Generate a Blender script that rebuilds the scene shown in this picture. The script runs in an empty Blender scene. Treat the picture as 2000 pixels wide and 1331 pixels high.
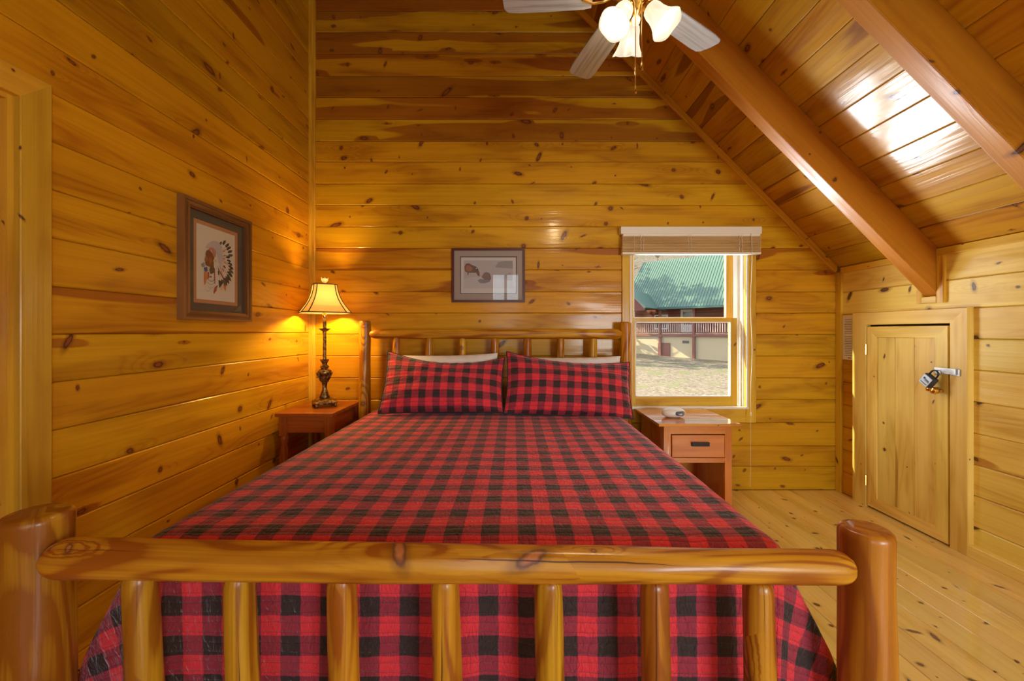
import bpy, bmesh, math, random
from mathutils import Matrix, Vector, noise as mnoise
PI = math.pi
R = math.radians
rnd = random.Random(7)
sc = bpy.context.scene
COL = sc.collection

# ------------------------------------------------------------------ camera
F = 777.0; VX = 1003.0; VY = 648.0; EYE = 1.3          # pixels (2000 wide), metres
cd = bpy.data.cameras.new('camera'); cam = bpy.data.objects.new('camera', cd); COL.objects.link(cam)
cam.location = (0, 0, EYE); cam.rotation_euler = (PI/2, 0, 0)
cd.sensor_width = 36; cd.lens = F/2000*36; cd.shift_x = -3/2000; cd.shift_y = -17.5/2000
cd.clip_start = 0.02; cd.clip_end = 400
sc.camera = cam
# ------------------------------------------------------------------ world, sun, lights, exposure
w = bpy.data.worlds.new('world'); sc.world = w; w.use_nodes = True
nt = w.node_tree; nt.nodes.clear()
sky = nt.nodes.new('ShaderNodeTexSky'); sky.sky_type = 'NISHITA'; sky.sun_disc = False
sky.sun_elevation = R(27); sky.sun_rotation = R(-74); sky.air_density = 1.0; sky.dust_density = 2.0
bg = nt.nodes.new('ShaderNodeBackground'); bg.inputs[1].default_value = 0.52
wo = nt.nodes.new('ShaderNodeOutputWorld')
hsv = nt.nodes.new('ShaderNodeHueSaturation'); hsv.inputs['Saturation'].default_value = .45
nt.links.new(sky.outputs[0], hsv.inputs['Color']); nt.links.new(hsv.outputs[0], bg.inputs[0]); nt.links.new(bg.outputs[0], wo.inputs[0])
SUNV = Vector((-.85, .19, .50)).normalized()
sd = bpy.data.lights.new('sun', 'SUN'); sd.energy = 11.0; sd.angle = R(0.6); sd.color = (1, .84, .58)
sun = bpy.data.objects.new('sun', sd); COL.objects.link(sun)
sun.rotation_euler = SUNV.to_track_quat('Z', 'Y').to_euler()
FX0, FX1 = -1.664, 2.655            # room left / right
YB, YF = 3.26, -2.2                 # far wall, wall behind the camera
def area(name, loc, target, sx, sy, e, col):
    d = bpy.data.lights.new(name, 'AREA'); d.shape = 'RECTANGLE'; d.size = sx; d.size_y = sy; d.energy = e; d.color = col
    o = bpy.data.objects.new(name, d); COL.objects.link(o); o.location = loc
    o.rotation_euler = (Vector(target)-Vector(loc)).to_track_quat('-Z', 'Y').to_euler()
    return o
# daylight entering by the two glazed openings in the wall behind the camera
area('daylight_doorway', (-.18, YF-.13, 1.55), (-.18, 3, 1.55), .56, 2.0, 12, (.80, .90, 1.0))
area('daylight_window', (1.92, YF-.13, 1.25), (1.92, 3, 1.25), 1.05, 1.0, 90, (.90, .96, 1.0))
# added lamp, hidden below the window_1 sill, standing in for ground-bounced daylight
area('ground_bounce_fill', (.75, 4.75, -.02), (2.35, 2.2, 1.75), 2.2, 1.0, 300, (.93, .96, 1.0))
sc.view_settings.view_transform = 'Standard'; sc.view_settings.look = 'None'
sc.view_settings.exposure = 0.14; sc.view_settings.gamma = 1.0; sc.view_settings.use_curve_mapping = False
sc.cycles.max_bounces = 8; sc.cycles.diffuse_bounces = 5; sc.cycles.glossy_bounces = 4
sc.cycles.transmission_bounces = 6; sc.cycles.transparent_max_bounces = 12
sc.cycles.sample_clamp_indirect = 6.0; sc.cycles.caustics_reflective = False; sc.cycles.caustics_refractive = False
sc.cycles.use_denoising = True

# ------------------------------------------------------------------ helpers: projection
def lw(px, py, X=FX0):                # point of the left wall seen at a pixel -> (y, z)
    Y = F*X/(px-VX); return Y, EYE+(VY-py)*Y/F
def at(px, py, Y): return Vector(((px-VX)*Y/F, Y, EYE+(VY-py)*Y/F))
# ------------------------------------------------------------------ helpers: objects
WM = {}
def W(o): return WM[o.name] if o else Matrix()
def link(name, me, parent=None, M=None, mats=None, smooth=False):
    o = bpy.data.objects.new(name, me); COL.objects.link(o)
    M = M or Matrix()
    WM[o.name] = M
    if parent: o.parent = parent; o.matrix_local = W(parent).inverted() @ M
    else: o.matrix_local = M
    if mats and not me.materials:
        for m in (mats if isinstance(mats, (list, tuple)) else [mats]): me.materials.append(m)
    if smooth:
        me.shade_smooth()
    return o
def thing(name, label, cat, loc=(0,0,0), group=None):
    o = bpy.data.objects.new(name, None); COL.objects.link(o); o.location = loc; o.empty_display_size = .1
    WM[o.name] = Matrix.Translation(loc); o['label'] = label; o['category'] = cat
    if group: o['group'] = group
    return o
def tag(o, label, cat, group=None):
    o['label'] = label; o['category'] = cat
    if group: o['group'] = group
    return o
def struct(name, loc=(0,0,0)):
    o = bpy.data.objects.new(name, None); COL.objects.link(o); o.location = loc
    WM[o.name] = Matrix.Translation(loc); o['kind'] = 'structure'; return o
def mesh(name, vs, fs, uvs=None, mi=None):
    me = bpy.data.meshes.new(name); me.from_pydata([tuple(v) for v in vs], [], fs)
    if uvs:
        l = me.uv_layers.new(name='UVMap')
        for p in me.polygons:
            for li, vi in zip(p.loop_indices, p.vertices): l.data[li].uv = uvs[vi]
    if mi:
        for p, m in zip(me.polygons, mi): p.material_index = m
    me.update(); return me
class G:                              # collects shapes in world coordinates
    def __init__(s): s.v = []; s.f = []; s.uv = []; s.m = []
    def add(s, vs, fs, uv=None, m=0):
        k = len(s.v); s.v += [tuple(v) for v in vs]; s.f += [tuple(i+k for i in f) for f in fs]
        s.uv += (uv or [(v[0]+v[1], v[2]+v[1]*.3) for v in vs]); s.m += [m]*len(fs); return s
    def box(s, x0, x1, y0, y1, z0, z1, m=0, long=None):
        vs = [(x, y, z) for z in (z0, z1) for y in (y0, y1) for x in (x0, x1)]
        fs = [(0,2,3,1), (4,5,7,6), (0,1,5,4), (2,6,7,3), (0,4,6,2), (1,3,7,5)]
        L = long or max(((x1-x0), 'x'), ((y1-y0), 'y'), ((z1-z0), 'z'))[1]
        c = {'x': lambda v: (v[0], v[1]+v[2]), 'y': lambda v: (v[1], v[0]+v[2]), 'z': lambda v: (v[2], v[0]+v[1])}[L]
        return s.add(vs, fs, [c(v) for v in vs], m)
    def tube(s, pts, r, n=8, m=0, caps=True, closed=False):
        pts = [Vector(p) for p in pts]; rs = r if isinstance(r, (list, tuple)) else [r]*len(pts)
        vs = []; uv = []; L = 0; N = len(pts); prev = None
        for i, p in enumerate(pts):
            a = pts[(i-1) % N] if (i or closed) else p; b = pts[(i+1) % N] if (i < N-1 or closed) else p
            t = (b-a).normalized()
            if prev is None:
                u = t.orthogonal().normalized()
            else:
                u = (prev-t*prev.dot(t)).normalized()
            prev = u; q = t.cross(u)
            if i: L += (p-pts[i-1]).length
            for k in range(n):
                an = 2*PI*k/n; vs.append(p+(u*math.cos(an)+q*math.sin(an))*rs[i]); uv.append((L, an*rs[i]))
        fs = []
        for i in range(N if closed else N-1):
            j = (i+1) % N
            for k in range(n): fs.append((i*n+k, i*n+(k+1) % n, j*n+(k+1) % n, j*n+k))
        if caps and not closed: fs += [tuple(range(n))[::-1], tuple((N-1)*n+k for k in range(n))]
        return s.add(vs, fs, uv, m)
    def lathe(s, prof, c=(0,0,0), n=24, axis=(0,0,1), m=0, x=None, sq=None):
        ax = Vector(axis).normalized(); u = Vector(x).normalized() if x else ax.orthogonal().normalized(); q = ax.cross(u); c = Vector(c)
        vs = []; uv = []
        for (r, h) in prof:
            for k in range(n):
                an = 2*PI*k/n; vs.append(c+ax*h+(u*math.cos(an)+q*math.sin(an))*r); uv.append((h, an*.1))
        fs = []
        for i in range(len(prof)-1):
            for k in range(n): fs.append((i*n+k, i*n+(k+1) % n, (i+1)*n+(k+1) % n, (i+1)*n+k))
        if prof[0][0] > 1e-5: fs.append(tuple(range(n))[::-1])
        if prof[-1][0] > 1e-5: fs.append(tuple((len(prof)-1)*n+k for k in range(n)))
        return s.add(vs, fs, uv, m)
    def prism(s, poly, d, m=0):       # extrude a planar polygon by vector d
        n = len(poly); d = Vector(d); poly = [Vector(p) for p in poly]
        fs = [tuple(range(n))[::-1], tuple(range(n, 2*n))]+[(i, (i+1) % n, n+(i+1) % n, n+i) for i in range(n)]
        return s.add(poly+[p+d for p in poly], fs, None, m)
    def build(s, name, mats, parent=None, smooth=False, bevel=0, angle=40):
        o0 = Vector(W(parent).translation) if parent else Vector((0,0,0))
        if not parent:
            xs = [v[0] for v in s.v]; ys = [v[1] for v in s.v]; zs = [v[2] for v in s.v]
            o0 = Vector(((min(xs)+max(xs))/2, (min(ys)+max(ys))/2, min(zs)))
        me = mesh(name, [Vector(v)-o0 for v in s.v], s.f, s.uv, s.m)
        bm = bmesh.new(); bm.from_mesh(me)
        bmesh.ops.recalc_face_normals(bm, faces=bm.faces)
        if bevel:
            bmesh.ops.remove_doubles(bm, verts=bm.verts, dist=1e-6)
            ed = [e for e in bm.edges if len(e.link_faces) == 2 and e.calc_face_angle(0) > R(35)]
            bmesh.ops.bevel(bm, geom=ed, offset=bevel, segments=2, affect='EDGES', profile=.6)
        bm.to_mesh(me); bm.free()
        o = link(name, me, parent, Matrix.Translation(o0), mats)
        if smooth: me.shade_smooth(); 
        if smooth and angle:
            try: me.set_sharp_from_angle(angle=R(angle))
            except Exception: pass
        o.color = (.1, 1, 1, 1)
        return o

# ------------------------------------------------------------------ materials
class N:
    def __init__(s, name):
        s.m = bpy.data.materials.new(name); s.m.use_nodes = True; s.t = s.m.node_tree; s.t.nodes.clear()
        s.out = s.t.nodes.new('ShaderNodeOutputMaterial')
    def node(s, typ, **k):
        n = s.t.nodes.new('ShaderNode'+typ)
        for a, b in k.items(): setattr(n, a, b)
        return n
    def set(s, n, i, v):
        if v is None: return
        if hasattr(v, 'is_output') or isinstance(v, bpy.types.NodeSocket): s.t.links.new(v, n.inputs[i])
        else: n.inputs[i].default_value = v
    def math(s, op, a, b=None, c=None, clamp=False):
        n = s.node('Math', operation=op, use_clamp=clamp)
        s.set(n, 0, a); s.set(n, 1, b); s.set(n, 2, c); return n.outputs[0]
    def vm(s, op, a, b=None):
        n = s.node('VectorMath', operation=op); s.set(n, 0, a); s.set(n, 1, b)
        return n.outputs['Value'] if op in ('LENGTH', 'DOT_PRODUCT') else n.outputs[0]
    def mr(s, v, a, b, c=0., d=1., smooth=True):
        n = s.node('MapRange', interpolation_type='SMOOTHSTEP' if smooth else 'LINEAR')
        for i, x in enumerate((v, a, b, c, d)): s.set(n, i, x)
        return n.outputs[0]
    def mix(s, f, a, b, blend='MIX'):
        n = s.node('Mix', data_type='RGBA', blend_type=blend, clamp_factor=True)
        s.set(n, 0, f)
        for i, v in ((6, a), (7, b)):
            if isinstance(v, (tuple, list)) and len(v) == 3: v = (*v, 1)
            s.set(n, i, v)
        return n.outputs[2]
    def noise(s, vec, scale=1., detail=2., rough=.5, dim='3D', dist=0.):
        n = s.node('TexNoise', noise_dimensions=dim); s.set(n, 'Vector', vec); s.set(n, 'Scale', scale)
        s.set(n, 'Detail', detail); s.set(n, 'Roughness', rough); s.set(n, 'Distortion', dist); return n.outputs[0]
    def sep(s, v): n = s.node('SeparateXYZ'); s.set(n, 0, v); return n.outputs
    def comb(s, x, y, z=0.): n = s.node('CombineXYZ'); s.set(n, 0, x); s.set(n, 1, y); s.set(n, 2, z); return n.outputs[0]
    def bump(s, h, strength, dist, normal=None):
        n = s.node('Bump'); s.set(n, 'Strength', strength); s.set(n, 'Distance', dist); s.set(n, 'Height', h); s.set(n, 'Normal', normal); return n.outputs[0]
    def bsdf(s, col, rough=.5, metal=0., spec=.5, coat=0., coatr=.1, normal=None, **k):
        n = s.node('BsdfPrincipled')
        s.set(n, 'Base Color', (*col, 1) if isinstance(col, (tuple, list)) and len(col) == 3 else col)
        s.set(n, 'Roughness', rough); s.set(n, 'Metallic', metal); s.set(n, 'Specular IOR Level', spec)
        s.set(n, 'Coat Weight', coat); s.set(n, 'Coat Roughness', coatr)
        if normal is not None: s.set(n, 'Normal', normal)
        for a, b in k.items(): s.set(n, a.replace('_', ' '), b)
        return n.outputs[0]
    def done(s, sh): s.t.links.new(sh, s.out.inputs[0]); return s.m
def plain(name, col, rough=.5, metal=0., **k):
    n = N(name); return n.done(n.bsdf(col, rough, metal, **k))

def pine(name, sap, sapd, heart, knotc=(.045, .016, .008), density=.42, ks=1., gloss=.5, cr=.14, kx=3.0, ky=6.0, hthr=.68, lines=.26, cath=9., cathw=.30, wav=.35, crack=False, bigr=(.45, .6), spec=.3, cior=1.5):
    n = N(name)
    uv = n.node('TexCoord').outputs['UV']; oi = n.node('ObjectInfo')
    c = n.sep(oi.outputs['Color'])
    seed = n.math('MULTIPLY', oi.outputs['Random'], 61.)
    P = n.vm('ADD', uv, n.comb(n.math('MULTIPLY', oi.outputs['Random'], 137.), seed, 0.))
    vo = n.node('TexVoronoi', voronoi_dimensions='2D', feature='F1'); n.set(vo, 'Scale', 1.); n.set(vo, 'Randomness', .9)
    KP = n.vm('MULTIPLY', P, (kx, ky, 0)); n.set(vo, 'Vector', KP)
    wob = n.node('TexNoise', noise_dimensions='2D'); n.set(wob, 'Vector', P); n.set(wob, 'Scale', 60.); n.set(wob, 'Detail', 2.)
    d = n.vm('MULTIPLY', n.vm('SUBTRACT', KP, vo.outputs['Position']), (1/kx, 1/ky, 0))
    d = n.vm('ADD', d, n.vm('MULTIPLY', n.vm('SUBTRACT', wob.outputs['Color'], (.5, .5, .5)), (.008, .008, 0)))
    vc = n.node('SeparateColor'); n.set(vc, 0, vo.outputs['Color'])
    exist = n.math('LESS_THAN', vc.outputs[1], density)
    rr = n.math('MULTIPLY', n.math('MULTIPLY_ADD', n.math('POWER', vc.outputs[0], 2.), .015, .0050), ks)
    asp = n.math('MULTIPLY_ADD', n.math('FRACT', n.math('MULTIPLY', vc.outputs[0], 7.3)), .75, .30)
    ds = n.sep(d)
    th = n.math('MULTIPLY', n.math('SUBTRACT', vc.outputs[2], .25), 2.6)
    cs, sn = n.math('COSINE', th), n.math('SINE', th)
    rx = n.math('ADD', n.math('MULTIPLY', ds[0], cs), n.math('MULTIPLY', ds[1], sn))
    ry = n.math('SUBTRACT', n.math('MULTIPLY', ds[1], cs), n.math('MULTIPLY', ds[0], sn))
    dn = n.math('DIVIDE', n.vm('LENGTH', n.comb(n.math('MULTIPLY', rx, asp), n.math('MULTIPLY', ry, 1.15))), rr)
    dh = n.math('DIVIDE', n.vm('LENGTH', n.comb(n.math('MULTIPLY', ds[0], .28), ds[1])), rr)
    core = n.math('MULTIPLY', n.mr(dn, .75, 1.1, 1., 0.), exist)
    halo = n.math('MULTIPLY', n.mr(dh, .6, 3.6, 1., 0.), exist)
    halo2 = n.math('MULTIPLY', n.mr(dn, .9, 2.1, 1., 0.), exist)
    Fd = n.math('MULTIPLY_ADD', halo, .22, n.noise(n.vm('MULTIPLY', P, (.8, 5.5, 1)), 1., 1.5, .45, '2D'))
    ca = n.math('MULTIPLY_ADD', n.math('SINE', n.math('MULTIPLY', Fd, cath*2*PI)), .5, .5)
    Py = n.math('MULTIPLY_ADD', Fd, .05, n.sep(P)[1])
    ln = n.mr(n.noise(n.comb(n.math('MULTIPLY', n.sep(P)[0], .7), n.math('MULTIPLY', Py, 48.)), 1., 3., .6, '2D'), .35, .68)
    fine = n.noise(n.vm('MULTIPLY', P, (6, 330, 1)), 1., 1., .5, '2D')
    big = n.noise(n.vm('MULTIPLY', P, (1.3, 7, 1)), 1., 2., .5, '2D')
    tone = n.math('ADD', n.math('MULTIPLY', ln, lines), n.math('MULTIPLY', n.math('MULTIPLY', n.math('POWER', ca, 3.), cathw), n.mr(big, *bigr)))
    tone = n.math('ADD', tone, n.math('MULTIPLY', n.math('SUBTRACT', fine, .5), .22))
    tone = n.math('ADD', tone, n.mr(big, .42, .72, 0., .55), clamp=True)
    hh = n.noise(n.vm('ADD', n.vm('MULTIPLY', P, (.5, 6., 1)), (31, 7, 0)), 1., 1.3, .45, '2D')
    hm = n.mr(n.math('ADD', n.math('ADD', hh, n.math('MULTIPLY', halo, .12)), c[0]), hthr+.25, hthr+.29)
    col = n.mix(tone, sap, sapd)
    col = n.mix(n.math('MULTIPLY', hm, .8), col, n.mix(tone, heart, tuple(x*.72 for x in heart)))
    # board to board colour: G of the object colour scales how pale the board is
    hs = n.node('HueSaturation'); n.set(hs, 'Hue', n.math('MULTIPLY_ADD', oi.outputs['Random'], .016, .492)); n.set(hs, 'Saturation', 1.); n.set(hs, 'Value', c[1]); n.set(hs, 'Color', col)
    col = hs.outputs[0]
    col = n.mix(n.math('MULTIPLY', halo2, .55), col, tuple(x*.55 for x in heart))
    kc = n.mix(n.mr(dn, .3, .85), tuple(min(1, x*3.2) for x in knotc), knotc)
    col = n.mix(core, col, kc)
    if crack:
        raw = n.sep(uv); cn = n.noise(n.vm('MULTIPLY', P, (3, 0, 0)), 1., 3., .5, '2D')
        cd_ = n.math('ABSOLUTE', n.math('SUBTRACT', raw[1], n.math('ADD', n.math('MULTIPLY_ADD', oi.outputs['Random'], .03, .088), n.math('MULTIPLY', cn, .016))))
        wd_ = n.math('MULTIPLY', n.mr(n.noise(n.vm('MULTIPLY', P, (1.6, 0, 0)), 1., 1., .5, '2D'), .48, .68), .0017)
        col = n.mix(n.math('MULTIPLY', n.math('LESS_THAN', cd_, wd_), .85), col, (.05, .016, .006))
    wv = n.noise(n.vm('MULTIPLY', P, (2.2, 9, 1)), 1., 1., .4, '2D')
    b = n.bump(wv, wav, .012)
    b = n.bump(n.math('ADD', ln, n.math('MULTIPLY', core, -.6)), .10, .002, b)
    sh = n.bsdf(col, .45, 0, spec, gloss, cr, b, Coat_Normal=b, Coat_IOR=cior)
    return n.done(sh)

SAP = (.68, .35, .008); SAPD = (.43, .175, .004); HEART = (.36, .098, .006)
M_WALL = pine('knotty_pine_boards', SAP, SAPD, HEART, knotc=(.085, .024, .007), kx=3.1, density=.74, ks=1.0, gloss=.36, cr=.15, spec=.2)
M_CEIL = pine('knotty_pine_ceiling', (.56, .30, .008), (.37, .145, .004), (.22, .06, .003), knotc=(.08, .022, .006), density=.5, ks=1.05, spec=.2, gloss=.7, cr=.13, wav=.25)
M_FLOOR = pine('pine_floor', (.92, .71, .22), (.74, .48, .10), (.54, .26, .03), density=.85, ks=.6, gloss=1., cr=.05, cior=1.8, kx=4.5, ky=8, wav=.12)
M_TRIM = pine('pine_trim', (.72, .43, .03), (.50, .24, .012), HEART, density=.35, ks=.45, gloss=.5, cr=.2, kx=4, ky=10)
M_PALE = pine('pale_pine_door', (.88, .66, .17), (.64, .40, .06), (.48, .23, .02), density=.35, ks=.6, gloss=.5, cr=.2, kx=4, ky=8, hthr=.72)
M_PALEW = pine('pale_pine_boards', (.90, .68, .14), (.68, .43, .05), (.50, .23, .015), density=.6, ks=1.3, gloss=.5, cr=.2, kx=3.4, hthr=.70)
M_BEAM = pine('beam_pine', (.48, .20, .009), (.36, .125, .005), (.27, .07, .005), density=.4, ks=1., gloss=.5, cr=.22, kx=2.4, ky=6)
M_LOG = pine('peeled_log', (.62, .31, .014), (.33, .10, .004), (.36, .12, .010), density=.38, knotc=(.15, .05, .015), ks=1.0, gloss=.42, cr=.22, bigr=(.28, .5), kx=3.2, ky=7, cath=10, cathw=1.1, hthr=.66, lines=.55, wav=.9, crack=True)
M_LOG2 = pine('peeled_log_amber', (.50, .19, .010), (.30, .08, .004), (.28, .07, .008), density=.38, knotc=(.15, .05, .015), ks=1.0, gloss=.42, cr=.22, bigr=(.28, .5), kx=3.2, ky=7, cath=10, cathw=1.1, hthr=.66, lines=.55, wav=.9, crack=True)
M_CHERRY = pine('cherry_wood', (.40, .10, .010), (.25, .05, .006), (.2, .04, .01), density=.0, gloss=.5, cr=.12, lines=.6)
M_HONEY = pine('honey_stand_wood', (.66, .22, .018), (.52, .145, .010), (.35, .1, .02), density=.05, ks=.5, gloss=1., cr=.06, cior=1.9, lines=.6)
M_FRAMEWOOD = pine('walnut_frame', (.30, .15, .045), (.16, .07, .02), (.1, .04, .015), density=0, gloss=.2, cr=.2, lines=.9)
M_DARKGAP = plain('dark_backing', (.14, .055, .010), .8)
M_MAHOG = plain('mahogany_frame', (.10, .022, .016), .3)
M_WHITE = plain('white_paint', (.82, .80, .74), .4)
M_VINYL = plain('white_vinyl', (.85, .86, .86), .35)
M_BLIND = pine('blind_wood', (.80, .54, .27), (.62, .38, .16), (.3, .14, .04), density=0, gloss=.1, cr=.3)
M_BRASS = plain('polished_brass', (.83, .56, .18), .16, 1.)
M_CHROME = plain('zinc_steel', (.50, .52, .56), .42, .8)
M_BLACKM = plain('black_metal', (.02, .02, .022), .3, .3)
M_BRONZE = None
n = N('antique_bronze'); p = n.node('TexCoord').outputs['Object']
nn = n.noise(p, 45., 3.)
M_BRONZE = n.done(n.bsdf(n.mix(n.mr(nn, .42, .62), (.09, .055, .02), (.42, .27, .09)), .36, .75, normal=n.bump(nn, .5, .002)))
M_CORD = plain('cord', (.80, .76, .66), .7)
M_RUBBER = plain('black_rubber', (.02, .02, .02), .6)
def glassy(name, ior=1.5, tint=(1,1,1), rough=0.):
    n = N(name); fr = n.node('Fresnel'); n.set(fr, 0, ior)
    tr = n.node('BsdfTransparent'); tr.inputs[0].default_value = (*tint, 1)
    gl = n.node('BsdfGlossy'); gl.inputs['Roughness'].default_value = rough
    mx = n.node('MixShader'); bf = n.node('NewGeometry'); n.set(mx, 0, n.math('MULTIPLY', fr.outputs[0], n.math('SUBTRACT', 1., bf.outputs['Backfacing']))); n.set(mx, 1, tr.outputs[0]); n.set(mx, 2, gl.outputs[0])
    return n.done(mx.outputs[0])
M_GLASS = glassy('window_glass', 1.45, (.97, .985, .98))
M_PICGLASS = glassy('picture_glass', 1.6, (.97, .97, .97), .01)
def glow(name, col, em, es, transl=.6):
    n = N(name); t = n.node('BsdfTranslucent'); t.inputs[0].default_value = (*col, 1)
    b = n.bsdf(col, .35); mx = n.node('MixShader'); n.set(mx, 0, transl); n.set(mx, 1, b); n.set(mx, 2, t.outputs[0])
    e = n.node('Emission'); e.inputs[0].default_value = (*em, 1); e.inputs[1].default_value = es
    ad = n.node('AddShader'); n.set(ad, 0, mx.outputs[0]); n.set(ad, 1, e.outputs[0]); return n.done(ad.outputs[0])
def lit(name, em, es, clear):
    n = N(name); t = n.node('BsdfTransparent'); b = n.bsdf((.006, .006, .006), .3); mx = n.node('MixShader')
    n.set(mx, 0, clear); n.set(mx, 1, b); n.set(mx, 2, t.outputs[0])
    lwt = n.node('LayerWeight'); n.set(lwt, 0, .35)
    e = n.node('Emission'); e.inputs[0].default_value = (*em, 1); n.set(e, 1, n.math('MULTIPLY_ADD', lwt.outputs['Facing'], es*.5, es*.75))
    ad = n.node('AddShader'); n.set(ad, 0, mx.outputs[0]); n.set(ad, 1, e.outputs[0]); return n.done(ad.outputs[0])
M_SHADEGLASS = lit('frosted_lit_glass', (1, .84, .60), .78, .2)
M_BULB = lit('lit_bulb', (1, .93, .75), 2.2, .8)
M_LAMPSHADE = glow('cream_shade_fabric', (.82, .70, .46), (1, .66, .22), .0, .75)
n = N('fan_blade'); p = n.node('TexCoord').outputs['UV']
g = n.noise(n.vm('MULTIPLY', p, (3, 70, 1)), 1., 3., .6, '2D')
M_BLADE = n.done(n.bsdf(n.mix(n.mr(g, .35, .7), (.46, .49, .57), (.30, .32, .37)), .35, coat=.3))

def plaid(name, cell, ph, quilt=.0265):
    n = N(name); uv = n.node('TexCoord').outputs['UV']
    j = n.node('TexNoise', noise_dimensions='2D'); n.set(j, 'Vector', uv); n.set(j, 'Scale', 28.); n.set(j, 'Detail', 2.)
    q = n.vm('ADD', uv, n.vm('MULTIPLY', n.vm('SUBTRACT', j.outputs['Color'], (.5,.5,.5)), (.006, .006, 0)))
    s = n.sep(q)
    def st(x, off):
        f = n.math('FRACT', n.math('MULTIPLY', n.math('SUBTRACT', x, off-cell/2), 1/(2*cell)))
        return n.math('MULTIPLY', n.mr(f, 0., .02, 0., 1.), n.mr(f, .5, .52, 1., 0.))
    a, b = st(s[0], ph[0]), st(s[1], ph[1])
    hatch = n.noise(n.vm('MULTIPLY', uv, (900, 900, 1)), 1., 1., .5, '2D')
    col = n.mix(a, (.78, .036, .052), (.31, .026, .050))
    c2 = n.mix(a, (.31, .026, .050), (.008, .020, .016))
    col = n.mix(b, col, c2)
    col = n.mix(n.mr(hatch, .3, .8, 0., .35), col, (.25, .03, .05), 'SCREEN')
    us = n.sep(uv)
    wob = n.noise(uv, 9., 2., .5, '2D')
    v2 = n.math('MULTIPLY_ADD', wob, .010, us[1])
    fr = n.math('FRACT', n.math('DIVIDE', v2, quilt))
    tri = n.math('ABSOLUTE', n.math('SUBTRACT', fr, .5))           # .5 at stitch
    puff = n.math('SUBTRACT', 1., n.math('POWER', n.math('MULTIPLY', tri, 2.), 3.))
    puck = n.noise(n.vm('MULTIPLY', uv, (70, 30, 1)), 1., 2., .55, '2D', 1.2)
    h = n.math('ADD', n.math('MULTIPLY', puff, .65), n.math('MULTIPLY', puck, 1.5))
    col = n.mix(n.mr(tri, .455, .495, 0., .45), col, (.02, .004, .006))
    b = n.bump(h, .8, .0045)
    sh = n.bsdf(col, .72, spec=.35, normal=b, Sheen_Weight=.38, Sheen_Roughness=.4, Sheen_Tint=(.9, .85, .95, 1))
    return n.done(sh)
CELL = .0528
M_QUILT = plaid('buffalo_check_quilt', CELL, (.038, 1.150))
M_SHAM = plaid('buffalo_check_sham', .0500, (.0, .0), .0245)
M_PIPING = plain('black_piping', (.015, .014, .018), .6)
M_LINEN = plain('white_pillowcase', (.78, .77, .80), .8)
M_MATT = plain('mattress_ticking', (.6, .58, .55), .8)

# ------------------------------------------------------------------ boards
def board(parent, name, org, ux, uy, L, wd, th, mat, heart=0., bright=1., bev=.0055, gap=.0009, cuts=()):
    """board with its face at z=0 of its own frame; ux grain direction, uy across, face normal ux x uy"""
    a = gap; b = wd-gap
    prof = [(a, -th), (a, -bev*.8), (a+bev, 0), (b-bev, 0), (b, -bev*.8), (b, -th)]
    vs = []; uv = []
    for x in (0, L):
        for (y, z) in prof: vs.append((x, y, z)); uv.append((x, y+(z if y < wd/2 else -z)))
    fs = [(i, i+1, i+7, i+6) for i in range(5)]+[(5, 0, 6, 11), (5, 4, 3, 2, 1, 0), (6, 7, 8, 9, 10, 11)]
    me = mesh(name, vs, fs, uv)
    ux = Vector(ux); uy = Vector(uy); uz = ux.cross(uy)
    M = Matrix((ux, uy, uz)).transposed().to_4x4(); M.translation = Vector(org)
    bm = bmesh.new(); bm.from_mesh(me); bmesh.ops.recalc_face_normals(bm, faces=bm.faces)
    Mi = M.inverted()
    for (co, no) in cuts:             # world plane; the side the normal points to is cut away
        bmesh.ops.bisect_plane(bm, geom=bm.verts[:]+bm.edges[:]+bm.faces[:], plane_co=Mi @ Vector(co), plane_no=(Mi.to_3x3() @ Vector(no)).normalized(), clear_outer=True)
    if len(bm.faces) < 3: bm.free(); return None
    bm.to_mesh(me); bm.free()
    o = link(name, me, parent, M, mat); o.color = (heart, bright, 1, 1)
    return o
def strip(parent, name, p0, p1, face_n, width, th, mat, side, heart=.2, bright=1., cuts=()):
    """trim strip from p0 to p1 on a surface; face_n points into the room; side = across direction from p0"""
    ux = (Vector(p1)-Vector(p0)); L = ux.length; ux.normalize(); fn = Vector(face_n).normalized(); uy = Vector(side).normalized()
    if ux.cross(uy).dot(fn) < 0:
        p0, ux = Vector(p1), -ux
    return board(parent, name, Vector(p0)+fn*th, ux, uy, L, width, th, mat, heart, bright, bev=.003, gap=0, cuts=cuts)

# ================================================================== THE ROOM
SL = 1.013; ZK = 1.817                                  # roof slope, knee wall height
def zroof(x): return ZK+(FX1-x)*SL
XR = -.6; ZR = zroof(XR)                                # ridge
sa = math.atan(SL); UP = Vector((-math.cos(sa), 0, math.sin(sa))); CN = Vector((-math.sin(sa), 0, -math.cos(sa)))  # up slope; into room
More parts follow.
